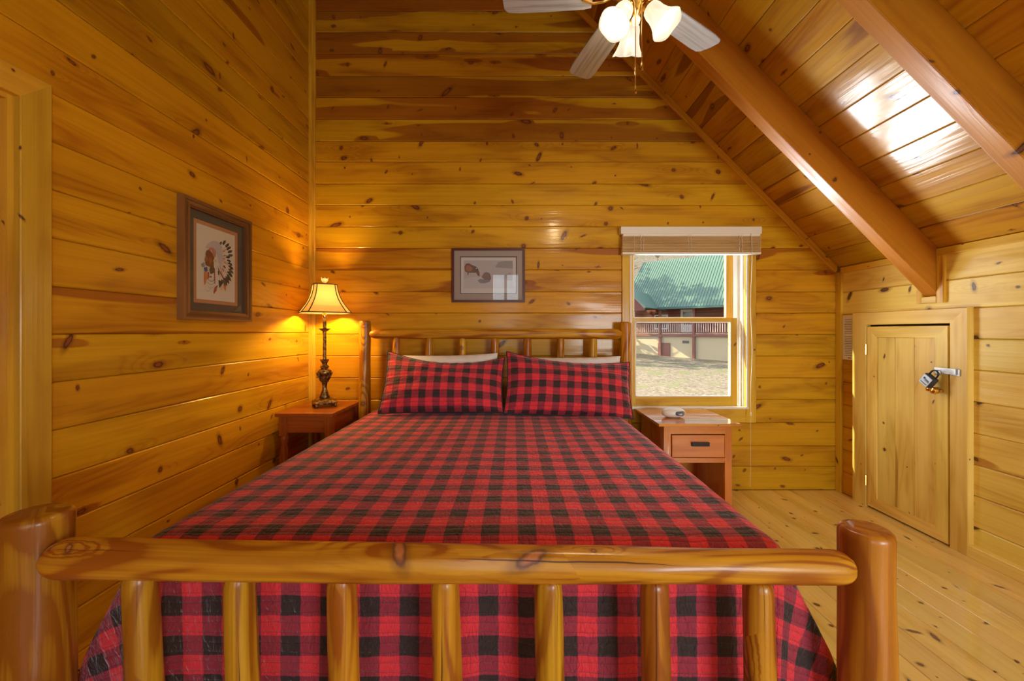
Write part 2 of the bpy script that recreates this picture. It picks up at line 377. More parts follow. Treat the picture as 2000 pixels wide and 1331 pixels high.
# ---- far wall
ZE = [0]+[EYE+(VY-y)*YB/F for y in (912, 871.5, 826, 781, 738.6, 696, 653.5, 612, 570.6, 527.5, 485, 443, 401, 359, 316, 276, 233, 190, 148, 105, 63, 21, -21, -64)]
WX0, WX1, WZ0, WZ1 = .961, 1.896, .683, 2.10            # window opening
wb = G()
wb.box(FX0-.2, WX0, YB+.02, YB+.17, -.05, 5.3); wb.box(WX1, FX1+.4, YB+.02, YB+.17, -.05, 5.3)
wb.box(WX0, WX1, YB+.02, YB+.17, -.05, WZ0); wb.box(WX0, WX1, YB+.02, YB+.17, WZ1, 5.3)
wall_back = wb.build('wall_back', M_DARKGAP); wall_back['kind'] = 'structure'
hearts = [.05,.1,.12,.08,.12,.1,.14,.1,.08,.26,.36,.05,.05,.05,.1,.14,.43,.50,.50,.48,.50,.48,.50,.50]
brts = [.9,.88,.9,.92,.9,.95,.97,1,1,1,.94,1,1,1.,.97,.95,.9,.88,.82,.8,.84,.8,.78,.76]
roofcut = [((FX1, 0, ZK+.04), (-CN.x, 0, -CN.z))]
for i in range(len(ZE)-1):
    z0, z1 = ZE[i], ZE[i+1]; segs = [(FX0, FX1)]
    if z1 > WZ0+.01 and z0 < WZ1-.01: segs = [(FX0, WX0), (WX1, FX1)]
    elif z0 < WZ0 < z1 or z0 < WZ1 < z1: segs = [(FX0, WX0), (WX1, FX1)]
    for (a, b) in segs:
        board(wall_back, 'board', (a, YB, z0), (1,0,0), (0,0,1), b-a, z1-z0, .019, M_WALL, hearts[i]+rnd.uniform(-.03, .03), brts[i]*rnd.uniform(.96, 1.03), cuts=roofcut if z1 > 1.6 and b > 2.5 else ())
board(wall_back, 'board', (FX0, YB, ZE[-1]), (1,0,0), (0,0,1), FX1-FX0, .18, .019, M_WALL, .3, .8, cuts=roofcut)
# ---- left wall (door opening y .42..1.318, to z 2.08)
DY0, DY1, DZ = .50, 1.325, 2.085
wl = G()
wl.box(FX0-.14, FX0-.02, DY1, YB+.17, -.05, 4.1); wl.box(FX0-.14, FX0-.02, YF-.15, DY0, -.05, 4.1); wl.box(FX0-.14, FX0-.02, DY0, DY1, DZ, 4.1)
wall_left = wl.build('wall_left', M_DARKGAP); wall_left['kind'] = 'structure'
k0 = [z for z in [1.29+.1745*k for k in range(-7, 17)]]
lz = [0.]+k0
lh = {7: .30, 8: .34, 9: .1}
for i in range(len(lz)-1):
    z0, z1 = lz[i], min(lz[i+1], 4.04)
    if z1-z0 < .02: continue
    segs = [(YF, YB)]
    if z0 < DZ: segs = [(YF, DY0), (DY1, YB)]
    for (a, b) in segs:
        board(wall_left, 'board', (FX0, a, z0), (0,1,0), (0,0,1), b-a, z1-z0, .019, M_WALL, lh.get(i, rnd.choice((.03,.08,.12,.2)) if i < 16 else .24)+rnd.uniform(-.03,.03), rnd.uniform(.92, 1.05) if i < 15 else rnd.uniform(.74, .86))  # upper rows darker: weaker light high on this wall put into board colour
# ---- right knee wall
wr = G(); ADY0, ADY1, ADZ = 2.390, 2.957, 1.350
wr.box(FX1+.02, FX1+.14, ADY1, YB+.17, -.05, 1.95); wr.box(FX1+.02, FX1+.14, YF-.15, ADY0, -.05, 1.95); wr.box(FX1+.02, FX1+.14, ADY0, ADY1, ADZ, 1.95)
wr.box(FX1+.06, FX1+.12, ADY0, ADY1, -.05, ADZ)
wall_right = wr.build('wall_right', M_DARKGAP); wall_right['kind'] = 'structure'
rz = [-.002, .174, .353, .532, .713, .895, 1.078, 1.258, 1.438, 1.615, ZK]
for i in range(10):
    z0, z1 = rz[i], rz[i+1]
    segs = [(YF, YB)] if z0 >= 1.43 else [(YF, ADY0-.04), (ADY1+.04, YB)]
    if z0 >= 1.43: segs = [(YF, 2.44), (2.60, YB)] if z0 > 1.6 else [(YF, YB)]
    for (a, b) in segs:
        board(wall_right, 'board', (FX1, b, z0), (0,-1,0), (0,0,1), b-a, z1-z0, .019, M_WALL if b > 3 and i < 8 else M_PALEW, rnd.uniform(0, .25), rnd.uniform(.92, 1.0))
# ---- wall behind the camera, with a glazed doorway and a window
wf = G()
def hole_wall(g, x0, x1, y0, y1, z0, z1, holes):
    xs = sorted({x0, x1}|{h[0] for h in holes}|{h[1] for h in holes}); zs = sorted({z0, z1}|{h[2] for h in holes}|{h[3] for h in holes})
    for a, b in zip(xs, xs[1:]):
        for c, d in zip(zs, zs[1:]):
            if not any(h[0] <= (a+b)/2 <= h[1] and h[2] <= (c+d)/2 <= h[3] for h in holes): g.box(a, b, y0, y1, c, d, long='x')
hole_wall(wf, FX0-.14, FX1+.14, YF-.15, YF, -.05, 5.3, [(-.50, .15, .5, 2.6), (1.35, 2.5, .7, 1.8)])
wfo = wf.build('wall_front', M_WALL); wfo['kind'] = 'structure'; wfo.color = (.1, .95, 1, 1)
def simple_window(name, x0, x1, z0, z1, nx, y):
    s_ = struct(name, ((x0+x1)/2, y, z0)); g = G()
    for a in (x0, x1-.05): g.box(a, a+.05, y, y+.05, z0, z1)
    g.box(x0, x1, y, y+.05, z0, z0+.05); g.box(x0, x1, y, y+.05, z1-.05, z1)
    g.build('frame', M_TRIM, s_)
    for k in range(1, nx):
        xx = x0+(x1-x0)*k/nx; G().box(xx-.03, xx+.03, y+.005, y+.045, z0+.05, z1-.05).build('mullion', M_TRIM, s_)
    G().box(x0+.05, x1-.05, y-.055, y-.05, z0+.05, z1-.05).build('pane', M_GLASS, s_)
simple_window('window_2', -.50, .15, .5, 2.6, 2, YF-.05)
simple_window('window_3', 1.35, 2.5, .7, 1.8, 2, YF-.05)
# ---- floor
fl = G().box(FX0-.2, FX1+.2, YF-.15, YB+.17, -.10, -.02, long='y').build('floor', M_DARKGAP); fl['kind'] = 'structure'
x = FX0; i = 0
while x < FX1:
    wdt = min(.140, FX1-x); ys = [YF, YB]
    if rnd.random() < .4: ys = [YF, rnd.uniform(.8, 2.8), YB]
    for a, b in zip(ys, ys[1:]):
        board(fl, 'floorboard', (x, b, 0), (0,-1,0), (1,0,0), b-a, wdt, .018, M_FLOOR, rnd.uniform(-.1, .12), rnd.uniform(.86, 1.04), bev=.002, gap=.0012)
    x += .140
# ---- ceiling: boards laid along Y on the right slope, plain left slope
cl = G()
vs = [Vector((FX1+.2, 0, zroof(FX1+.2)))-CN*.02, Vector((XR, 0, ZR))-Vector((0,0,-.028))]
def slab(g, p, q, nrm, y0, y1, t):
    a = [Vector((p.x, y0, p.z)), Vector((q.x, y0, q.z)), Vector((q.x, y0, q.z))+nrm*t, Vector((p.x, y0, p.z))+nrm*t]
    g.prism(a, (0, y1-y0, 0))
slab(cl, vs[0], vs[1], -CN, YF-.15, YB+.17, .1)
slab(cl, Vector((XR, 0, ZR+.03)), Vector((FX0-.2, 0, ZR+.03-(XR-FX0+.2)*SL)), Vector((-.7, 0, .7)), YF-.15, YB+.17, .1)
ceiling = cl.build('ceiling', M_DARKGAP); ceiling['kind'] = 'structure'
PW = .178
nrow = int(((FX1-XR)/math.cos(sa))/PW)+1
chb = {5:.26, 6:.3, 9:.36, 10:.1, 14:.34}
for i in range(nrow):
    p = Vector((FX1, YF, ZK))+UP*(i*PW)
    cuts = [((XR, 0, 0), (-1, 0, 0))]
    ys = [YF, 1.72, 2.52, YB] if i % 3 == 0 else ([YF, 1.72, YB] if i % 3 == 1 else [YF, 2.52, YB])
    for a, b in zip(ys, ys[1:]):
        board(ceiling, 'board', (p.x, b, p.z), (0,-1,0), UP, b-a, PW, .019, M_CEIL, rnd.choice((.05,.1,.14,.3,.36)), rnd.uniform(.86, 1.06), bev=.005, cuts=cuts)
for i in range(8):
    U2 = Vector((-math.cos(sa), 0, -math.sin(sa)))
    p = Vector((XR, YB, ZR))+U2*(i*PW)
    board(ceiling, 'board', p, (0,-1,0), U2, YB-YF, PW, .019, M_CEIL, .1, .95)
# ---- rafters (exposed beams)
BD = .295
for (y0, y1) in ((2.482, 2.567), (1.677, 1.762), (.872, .957), (.067, .152), (-.74, -.655), (-1.545, -1.46)):
    b = G(); xa, xb = FX1+.0, XR
    poly = [Vector((xa, y0, zroof(xa)-.0)), Vector((xb, y0, zroof(xb))), Vector((xb, y0, zroof(xb)-BD)), Vector((xa, y0, zroof(xa)-BD))]
    Ls = (poly[1]-poly[0]).length
    b.prism(poly, (0, y1-y0, 0))
    b.uv = [((Vector(v)-poly[0]).dot(UP), (Vector(v)-poly[0]).dot(CN)+(v[1]-y0)) for v in b.v]
    o = b.build('ceiling_beam', M_BEAM, None, bevel=.004)
    o.color = (rnd.uniform(0, .1), rnd.uniform(.95, 1.05), 1, 1); o['kind'] = 'structure'
# ---- trims
tc = struct('trim_1', (FX0, YB, 0))                       # left corner post
strip(tc, 'corner_trim', (FX0, YB, 0), (FX0, YB, 4.04), (0,-1,0), .046, .02, M_TRIM, (1,0,0))
strip(tc, 'corner_trim', (FX0, YB, 0), (FX0, YB, 4.04), (1,0,0), .03, .02, M_TRIM, (0,-1,0))
tc = struct('trim_2', (FX1, YB, 0))
strip(tc, 'corner_trim', (FX1, YB, 0), (FX1, YB, ZK), (-1,0,0), .055, .018, M_TRIM, (0,-1,0))
tc = struct('trim_3', (FX1, YB, ZK))                     # sloped trim where far wall meets the ceiling
pA = Vector((FX1, YB, ZK)); pB = pA+UP*3.35
strip(tc, 'sloped_trim', pA, pB, (0,-1,0), .046, .02, M_TRIM, CN, .2, 1., cuts=[((FX1-.018, 0, 0), (1,0,0))])
tc = struct('trim_4', (FX1, 0, ZK))                      # along the knee wall top
strip(tc, 'head_trim', (FX1, 2.567, ZK), (FX1, YB-.02, ZK), (-1,0,0), .046, .018, M_TRIM, (0,0,-1))
for (a, b) in ((1.762, 2.482), (.957, 1.677), (YF, .872)):
    strip(tc, 'head_trim', (FX1, a, ZK), (FX1, b, ZK), (-1,0,0), .046, .018, M_TRIM, (0,0,-1))
strip(tc, 'beam_trim', (FX1, 2.482, ZK-BD-.042), (FX1, 2.482, ZK-.046), (-1,0,0), .042, .02, M_TRIM, (0,-1,0))
strip(tc, 'beam_trim', (FX1, 2.567, ZK-BD-.042), (FX1, 2.567, ZK-BD+.05), (-1,0,0), .036, .02, M_TRIM, (0,1,0))
strip(tc, 'beam_trim', (FX1, 2.482, ZK-BD), (FX1, 2.567, ZK-BD), (-1,0,0), .042, .022, M_PALE, (0,0,-1))
bs = struct('baseboard_right', (FX1, 1.0, 0))
strip(bs, 'baseboard', (FX1, YF, 0), (FX1, 2.295, 0), (-1,0,0), .07, .035, M_PALE, (0,0,1), .0, 1.05)

# ---- left door (door_1): casing, jamb, leaf
d1 = struct('door_1', (FX0, .9, 0)); cw = .092
strip(d1, 'casing', (FX0, DY1, 0), (FX0, DY1, DZ+cw), (1,0,0), cw, .022, M_TRIM, (0,1,0), .12, .84, cuts=[((FX0, DY1, DZ), (0, -1, 1))])
strip(d1, 'casing', (FX0, DY0, 0), (FX0, DY0, DZ+cw), (1,0,0), cw, .022, M_TRIM, (0,-1,0), .05, .9, cuts=[((FX0, DY0, DZ), (0, 1, 1))])
strip(d1, 'head_casing', (FX0, DY0-cw, DZ), (FX0, DY1+cw, DZ), (1,0,0), cw, .022, M_TRIM, (0,0,1), .2, 1., cuts=[((FX0, DY1, DZ), (0, 1, -1)), ((FX0, DY0, DZ), (0, -1, -1))])
G().box(FX0-.14, FX0, DY1-.018, DY1, 0, DZ).build('jamb', M_TRIM, d1); G().box(FX0-.14, FX0, DY0, DY0+.018, 0, DZ).build('jamb', M_TRIM, d1)
G().box(FX0-.14, FX0, DY0+.018, DY1-.018, DZ-.018, DZ).build('head_jamb', M_TRIM, d1)
leaf = G().box(FX0-.105, FX0-.065, DY0+.02, DY1-.02, .008, DZ-.02, long='z').build('door_leaf', M_HONEY, d1, bevel=.003)
for (a, b, c, d) in ((DY0+.12, .87, .15, .95), (.95, DY1-.12, .15, .95), (DY0+.12, .87, 1.1, 1.93), (.95, DY1-.12, 1.1, 1.93)):
    G().box(FX0-.070, FX0-.058, a, b, c, d, long='z').build('door_panel', M_HONEY, leaf, bevel=.005)
G().lathe([(.03, 0), (.03, .008), (.012, .01), (.012, .035), (.027, .045), (.03, .06), (.02, .075), (0, .077)], (FX0-.065, DY0+.09, 1.0), axis=(1,0,0)).build('knob', M_BRASS, d1, True)

# ---- small access door in the knee wall (door_2)
d2 = struct('door_2', (FX1, 2.67, 0)); T = .036
strip(d2, 'casing', (FX1, ADY0, 0), (FX1, ADY0, ADZ+.092), (-1,0,0), .095, T, M_PALE, (0,-1,0), -.1, 1, cuts=[((FX1, ADY0, ADZ), (0, 1, 1))])
strip(d2, 'casing', (FX1, ADY1, 0), (FX1, ADY1, ADZ+.092), (-1,0,0), .12, T, M_PALE, (0,1,0), -.1, .97, cuts=[((FX1, ADY1, ADZ), (0, -1, 1.3))])
strip(d2, 'head_casing', (FX1, ADY0-.095, ADZ), (FX1, ADY1+.12, ADZ), (-1,0,0), .09, T, M_PALE, (0,0,1), -.1, 1., cuts=[((FX1, ADY0, ADZ), (0, -1, -1)), ((FX1, ADY1, ADZ), (0, 1, -1.3))])
XD = FX1-T+.004                                         # door leaf face
a0, a1, b0, b1 = ADY0+.012, ADY1-.004, .012, ADZ-.014; fw = .078
for (p0, p1, side, cuts) in (
    ((a0, b0), (a0, b1), (0,1,0), [((0, a0, b0), (0,1,-1)), ((0, a0, b1), (0,1,1))]),
    ((a1, b0), (a1, b1), (0,-1,0), [((0, a1, b0), (0,-1,-1)), ((0, a1, b1), (0,-1,1))]),
    ((a0, b0), (a1, b0), (0,0,1), [((0, a0, b0), (0,-1,1)), ((0, a1, b0), (0,1,1))]),
    ((a0, b1), (a1, b1), (0,0,-1), [((0, a0, b1), (0,-1,-1)), ((0, a1, b1), (0,1,-1))])):
    strip(d2, 'door_frame_board', (XD+.02, *p0), (XD+.02, *p1), (-1,0,0), fw, .02, M_PALE, side, -.05, 1.04, cuts=cuts)
pw = (a1-a0-2*fw)/3
for k, (ht, br) in enumerate(((.22, .97), (.36, .95), (.28, .9))):
    strip(d2, 'door_panel_board', (XD+.024, a0+fw+pw*k, b0+fw-.01), (XD+.024, a0+fw+pw*k, b1-fw+.01), (-1,0,0), pw, .016, M_PALE, (0,1,0), ht, br)
for z in (.16, 1.13):
    h = G().box(FX1-T-.004, FX1-T+.01, ADY1-.012, ADY1+.006, z, z+.075); h.tube([(FX1-T-.006, ADY1-.003, z), (FX1-T-.006, ADY1-.003, z+.075)], .005)
    h.build('hinge', M_BRASS, d2)
# hasp and two brass knobs
hy = ADY0-.015; hz = 1.3-(734-648)*2.39/F+.022
hasp = G().box(FX1-T-.006, FX1-T, ADY0-.06, ADY0-.01, hz-.02, hz+.02)
hasp.box(FX1-T-.013, FX1-T-.006, ADY0-.045, ADY0+.075, hz-.014, hz+.022)
hasp.tube([(FX1-T-.0, ADY0+.05, hz+.005), (FX1-T-.03, ADY0+.05, hz+.005), (FX1-T-.035, ADY0+.05, hz-.012), (FX1-T-.025, ADY0+.05, hz-.022), (FX1-T, ADY0+.05, hz-.022)], .004)
o = hasp.build('hasp', M_CHROME, d2, bevel=.0015); o['label'] = 'zinc hasp plate'
for (yy, zz, rr) in ((ADY0+.075, hz-.112, .019), (ADY0+.045, hz-.12, .022)):
    G().lathe([(.012, 0), (.012, .012), (.006, .016), (.006, .024), (rr*.8, .03), (rr, .03+rr*.7), (rr*.75, .03+rr*1.4), (0, .03+rr*1.65)], (XD, yy, zz), axis=(-1,0,0)).build('brass_knob', M_BRASS, d2, True)
# padlock hanging from the hasp, tilted
pl = thing('padlock', 'heavy grey padlock with silver face plate hanging from the little door hasp', 'padlock', (FX1-T-.05, ADY0+.09, hz-.1))
C0 = Vector((FX1-T-.052, ADY0+.070, hz-.060)); ang = R(38)
e2 = Vector((0, math.sin(ang), -math.cos(ang)))          # down the lock (towards far side = left in view)
e1 = Vector((0, math.cos(ang), math.sin(ang))); e3 = Vector((-1, 0, 0))
def obox(g, c, a, b, d, ha, hb, hd, m=0):
    vs = [c+a*(sx*ha)+b*(sy*hb)+d*(sz*hd) for sz in (-1, 1) for sy in (-1, 1) for sx in (-1, 1)]
    return g.add(vs, [(0,2,3,1), (4,5,7,6), (0,1,5,4), (2,6,7,3), (0,4,6,2), (1,3,7,5)], [(v.y, v.z) for v in vs], m)
obox(G(), C0, e1, e2, e3, .034, .034, .017).build('lock_body', plain('lock_rubber_grey', (.045, .05, .055), .4), pl, bevel=.006)
fp = obox(G(), C0+e3*.0185, e1, e2, e3, .029, .031, .0025).build('face_plate', plain('brushed_steel', (.36, .42, .54), .35, .6), pl, bevel=.001)
mk = G(); MKc = C0+e3*.0214
obox(mk, MKc+e1*.013-e2*.010, e1, e2, e3, .006, .006, .0004)
for q in range(4): obox(mk, MKc+e1*(.002-q*.007)-e2*.006, e1, e2, e3, .0024, .0045, .0004)
obox(mk, MKc-e1*.008+e2*.0015, e1, e2, e3, .016, .0010, .0004)
for q in range(7): obox(mk, MKc+e1*(.018-q*.006)+e2*.019, e1, e2, e3, .0020, .0024, .0004)
mk.build('printed_mark', plain('lock_ink', (.01, .01, .02), .5), pl)
top = C0-e2*.03; sp = []
for k in range(13):
    a_ = PI*k/12; sp.append(top+e1*(.022*math.cos(a_))-e2*(.022+.026*math.sin(a_)))
G().tube([top+e1*.022]+sp+[top-e1*.022], .0048, 10).build('shackle', M_BLACKM, pl, True)
# ---- paper sign
M_PAPER = plain('white_paper', (.80, .78, .72), .45); M_INK = plain('printed_ink', (.10, .09, .12), .6)
pn = thing('paper_notice', 'tall white sheet of small print pinned on boards beside the little door', 'notice', (FX1, 3.14, 1.07))
Y0, Y1 = 3.088, 3.205
G().box(FX1-.004, FX1-.002, Y0, Y1, 1.075, 1.43).build('paper_sheet', M_PAPER, pn)
tx = G()
for k in range(22):
    zz = 1.395-k*.0135
    if k in (9,): continue
    ind = .018+rnd.uniform(0, .008); x_ = Y1-ind
    while x_ > Y0+.012+ (rnd.uniform(0,.02) if k % 4 == 3 else 0):
        L = rnd.uniform(.006, .016); e = max(x_-L, Y0+.010)
        tx.box(FX1-.0045, FX1-.004, e, x_, zz-.0022, zz+.0022); x_ = e-.003
tx.box(FX1-.0045, FX1-.004, 3.125, 3.155, 1.088, 1.094)
o = tx.build('printed_lines', M_INK, pn); o['kind'] = 'stuff'

# ================================================================== WINDOW
w1 = struct('window_1', ((WX0+WX1)/2, YB, WZ0))
cwL, cwR = .085, .088
strip(w1, 'casing', (WX0+.01, YB, WZ0-.125), (WX0+.01, YB, WZ1+.05), (0,-1,0), cwL, .018, M_TRIM, (-1,0,0), .2, 1)
strip(w1, 'casing', (WX1-.005, YB, WZ0-.125), (WX1-.005, YB, WZ1+.05), (0,-1,0), cwR, .018, M_TRIM, (1,0,0), .1, 1)
strip(w1, 'bottom_casing', (WX0+.01, YB, WZ0), (WX1-.005, YB, WZ0), (0,-1,0), .125, .018, M_TRIM, (0,0,-1), .1, 1)
strip(w1, 'head_casing', (WX0+.01, YB, WZ1), (WX1-.005, YB, WZ1), (0,-1,0), .05, .018, M_TRIM, (0,0,1), .1, 1)
g = G(); g.box(WX0-.012, WX0+.002, YB-.02, YB+.17, WZ0-.01, WZ1); g.box(WX1-.002, WX1+.012, YB-.02, YB+.17, WZ0-.01, WZ1)
g.box(WX0-.012, WX1+.012, YB-.02, YB+.17, WZ0-.012, WZ0+.002); g.box(WX0-.012, WX1+.012, YB-.0, YB+.17, WZ1-.01, WZ1+.01)
g.build('jamb_liner', M_VINYL, w1)
g = G(); g.box(WX0-.02, WX1+.018, YB-.024, YB-.016, WZ0-.014, WZ0+.0); g.box(WX1+.0, WX1+.014, YB-.024, YB-.014, WZ0, WZ1-.2); g.box(WX0-.014, WX0, YB-.024, YB-.014, WZ0, WZ1-.2)
g.build('bead', M_WHITE, w1)
g = G(); g.box(WX1-.05, WX1-.002, YB+.085, YB+.16, WZ0, WZ1); g.box(WX1-.016, WX1-.004, YB+.01, YB+.035, WZ0, WZ1); g.build('side_track', M_VINYL, w1)
def sash(nm, x0, x1, z0, z1, y0, y1, sl, sr, sb, st):
    s_ = G().box(x0, x0+sl, y0, y1, z0, z1, long='z').box(x1-sr, x1, y0, y1, z0, z1, long='z').box(x0+sl, x1-sr, y0, y1, z0, z0+sb, long='x').box(x0+sl, x1-sr, y0, y1, z1-st, z1, long='x').build(nm, M_TRIM, w1)
    s_.color = (.1, .95, 1, 1)
    G().box(x0+sl, x1-sr, (y0+y1)/2-.002, (y0+y1)/2+.002, z0+sb, z1-st).build('pane', M_GLASS, s_)
    G().box(x0+sl-.001, x0+sl+.006, y0-.002, y0+.01, z0+sb, z1-st).box(x1-sr-.006, x1-sr+.001, y0-.002, y0+.01, z0+sb, z1-st).box(x0+sl, x1-sr, y0-.002, y0+.01, z0+sb-.001, z0+sb+.006).box(x0+sl, x1-sr, y0-.002, y0+.01, z1-st-.006, z1-st+.001).build('glazing_bead', M_VINYL, s_)
sash('lower_sash', WX0+.003, WX1-.045, WZ0+.003, 1.412, YB+.035, YB+.075, .045, .052, .075, .032)
sash('upper_sash', WX0+.003, WX1-.045, 1.385, WZ1-.01, YB+.09, YB+.125, .045, .06, .03, .05)
# ---- blind
x0, x1 = (1212-VX)/F*3.2, (1486-VX)/F*3.2
bl = thing('window_blind', 'wooden slat blind raised to the top of the window under a white valance', 'blind', ((x0+x1)/2, YB-.04, 1.92))
zt, zb_ = EYE+(VY-443)*3.19/F, EYE+(VY-457)*3.19/F
G().box(x0, x1, YB-.075, YB-.019, zb_, zt).build('valance', M_WHITE, bl, bevel=.003)
z = zb_-.020; g = G(); zs_ = EYE+(VY-497)*3.2/F
while z > zs_+.018:
    g.box(x0+.012+rnd.uniform(-.002,.002), x1-.004+rnd.uniform(-.002,.002), YB-.070+rnd.uniform(-.002,.002), YB-.022, z-.0032, z); z -= .0062
o = g.build('slat', M_BLIND, bl); o['kind'] = 'stuff'; o['label'] = 'stack of thin wooden slats'
G().box(x0+.012, x1-.004, YB-.072, YB-.020, zs_, zs_+.014).build('bottom_rail', M_WHITE, bl, bevel=.002)
G().box(x0+.02, x1-.01, YB-.068, YB-.024, zb_-.018, zb_).build('head_rail', M_WHITE, bl)
for xx in (1254, 1347, 1446):
    X = (xx-VX)/F*3.19; g = G()
    for s_ in (-.012, .010):
        pts = [(X+s_+.004*math.sin(k*2.1+s_*90), YB-.077-.003*math.sin(k*1.7), zb_-.005-k*(zb_-zs_-.01)/10) for k in range(11)]
        g.tube(pts, .0015, 5)
    g.build('ladder_cord', M_CORD, bl)
X = (1466-VX)/F*3.19
pts = [(X+.006*math.sin(k*.5), YB-.08, zb_-k*(zb_-EYE+(808-VY)*3.18/F)/24) for k in range(25)]
G().tube(pts, .0022, 6).lathe([(.0, 0), (.004, 0), (.006, .02), (.003, .03), (0, .03)], (pts[-1][0], YB-.08, pts[-1][2]-.02), n=8).build('pull_cord', M_CORD, bl)
G().tube([pts[-1], (pts[-1][0]-.003, YB-.08, .30), (pts[-1][0]-.006, YB-.08, .06)], .0011, 5).build('loose_cord', M_CORD, bl)
X = (1238-VX)/F*3.19
G().tube([(X, YB-.08, zb_), (X, YB-.08, EYE+(VY-660)*3.18/F)], .0012, 5).build('tilt_cord', M_CORD, bl)

# ================================================================== LOGS
def log(name, p0, p1, r0, r1, parent, mat, seed, n=20, ends=(0, 0), lump=.05, flat=.04, kn=(), heart=.1, bright=1., bow=0., tip=.26):
    """peeled log from p0 to p1; ends = length of the rounded taper at each end"""
    rg = random.Random(seed); p0, p1 = Vector(p0), Vector(p1); L = (p1-p0).length; ux = (p1-p0).normalized()
    hint = Vector((0, 1, 0)) if abs(ux.y) < .9 else Vector((1, 0, 0))
    uz = ux.cross(hint).normalized(); uy = uz.cross(ux); M = Matrix((ux, uy, uz)).transposed().to_4x4(); M.translation = p0
    xs = []
    for e, s_ in ((ends[0], 0), (ends[1], 1)):
        if e: xs += [(L*s_)+(1-2*s_)*e*q for q in (0, .04, .12, .25, .45, .7, 1)]
        else: xs += [L*s_]
    m_ = max(2, int(L/.035)); xs += [ends[0]+(L-ends[0]-ends[1])*k/m_ for k in range(1, m_)]; xs = sorted(set(round(x_, 5) for x_ in xs))
    vs = []; uv = []
    off = rg.uniform(0, 50)
    for x_ in xs:
        t = x_/L; r = r0+(r1-r0)*t
        e = 1.
        if ends[0] and x_ < ends[0]: q = 1-x_/ends[0]; e = tip+(1-tip)*math.sqrt(max(0, 1-q*q))
        if ends[1] and x_ > L-ends[1]: q = 1-(L-x_)/ends[1]; e = tip+(1-tip)*math.sqrt(max(0, 1-q*q))
        for k in range(n):
            a = 2*PI*k/n
            f = 1+lump*mnoise.noise(Vector((x_*5+off, math.cos(a)*.8, math.sin(a)*.8)))+flat*mnoise.noise(Vector((x_*1.6+off, math.cos(a)*2.2+9, math.sin(a)*2.2)))
            for (kx_, ka, kh) in kn:
                da = (a-ka+PI) % (2*PI)-PI; f += kh*math.exp(-((x_-kx_)/.03)**2-(da/.5)**2)
            rr = r*f*e
            vs.append((x_, math.cos(a)*rr+bow*math.sin(PI*t), math.sin(a)*rr)); uv.append((x_, a*r))
    # duplicate seam column for clean UVs
    V2 = []; U2 = []
    for i in range(len(xs)):
        V2 += vs[i*n:(i+1)*n]+[vs[i*n]]; U2 += uv[i*n:(i+1)*n]+[(uv[i*n][0], 2*PI*(r0+r1)/2)]
    m = n+1; fs = []
    for i in range(len(xs)-1):
        for k in range(n): fs.append((i*m+k, i*m+k+1, (i+1)*m+k+1, (i+1)*m+k))
    fs.append(tuple(range(n))[::-1]); fs.append(tuple((len(xs)-1)*m+k for k in range(n)))
    me = mesh(name, V2, fs, U2)
    o = link(name, me, parent, M, mat, True)
    try: me.set_sharp_from_angle(angle=R(60))
    except Exception: pass
    o.color = (heart, bright, 1, 1); return o
bed = thing('log_bed', 'peeled pine log bed frame with round posts, rails and spindles', 'bed', (-.15, 2.0, 0))
YH, YT = 3.14, .99
PLx, PRx = (72-VX)/F*YT, (1691-VX)/F*YT
log('post', (PLx, YT, 0), (PLx+.0, YT, .852), .070, .066, bed, M_LOG, 3, 24, (0, .018), kn=[(.55, 2.2, .05)], bright=.85, tip=.78)
log('post', (PRx+.006, YT, 0), (PRx, YT, .812), .060, .056, bed, M_LOG2, 4, 24, (0, .018), tip=.78)
HLx, HRx = (712-VX)/F*YH, (1222-VX)/F*YH
log('post', (HLx, YH, 0), (HLx+.003, YH, EYE+(VY-627)*YH/F), .050, .044, bed, M_LOG, 5, 18, (0, .015), lump=.10, tip=.78)
log('post', (HRx, YH, 0), (HRx, YH, EYE+(VY-629)*YH/F), .052, .048, bed, M_LOG, 6, 18, (0, .015), lump=.10, tip=.78)
YR = .955
zl, zr_ = EYE-(1091-VY)*YR/F, EYE-(1109-VY)*YR/F
log('footboard_rail', ((96-VX)/F*YR, YR, zl), ((1662-VX)/F*YR, YR, zr_), .046, .037, bed, M_LOG, 11, 24, (.06, .045), lump=.035, flat=.12, kn=[(1.45, 3.6, .07), (.84, 3.2, .05)], heart=.2, bright=1., tip=.40)
for k, (xt, xb) in enumerate(((272, 282), (466, 474), (667, 672), (868, 874), (1070, 1074), (1278, 1282), (1480, 1484))):
    Xt, Xb = (xt-VX)/F*YR, (xb-VX)/F*YR
    zt_ = zl+(zr_-zl)*(k+.5)/7-.030
    log('spindle', (Xb+(Xb-Xt)*1.0, YR, .235), (Xt, YR, zt_), .037, .033, bed, M_LOG, 20+k, 18, (.0, .03), lump=.06, heart=.14, bright=1. if k in (2, 3, 4) else .95, tip=.66)
log('footboard_rail', (PLx, YR+.01, .22), (PRx, YR+.01, .22), .045, .042, bed, M_LOG, 12, 20, (.04, .04))
zh = EYE+(VY-652)*YH/F
log('headboard_rail', ((724-VX)/F*YH, YH-.02, zh-.002), ((1213-VX)/F*YH, YH-.02, zh-.004), .037, .041, bed, M_LOG, 31, 20, (.06, .06), lump=.10, heart=.0, bright=1.05)
for k in range(7):
    Xc = (776+63.6*k-VX)/F*YH
    log('spindle', (Xc, YH-.015, .40), (Xc, YH-.015, zh-.028), .034, .031, bed, M_LOG, 40+k, 14, (0, .05), lump=.07, heart=0, bright=1.05, tip=.66)
log('headboard_rail', ((724-VX)/F*YH, YH-.02, .40), ((1213-VX)/F*YH, YH-.02, .40), .040, .041, bed, M_LOG, 32, 16, (.05, .05))
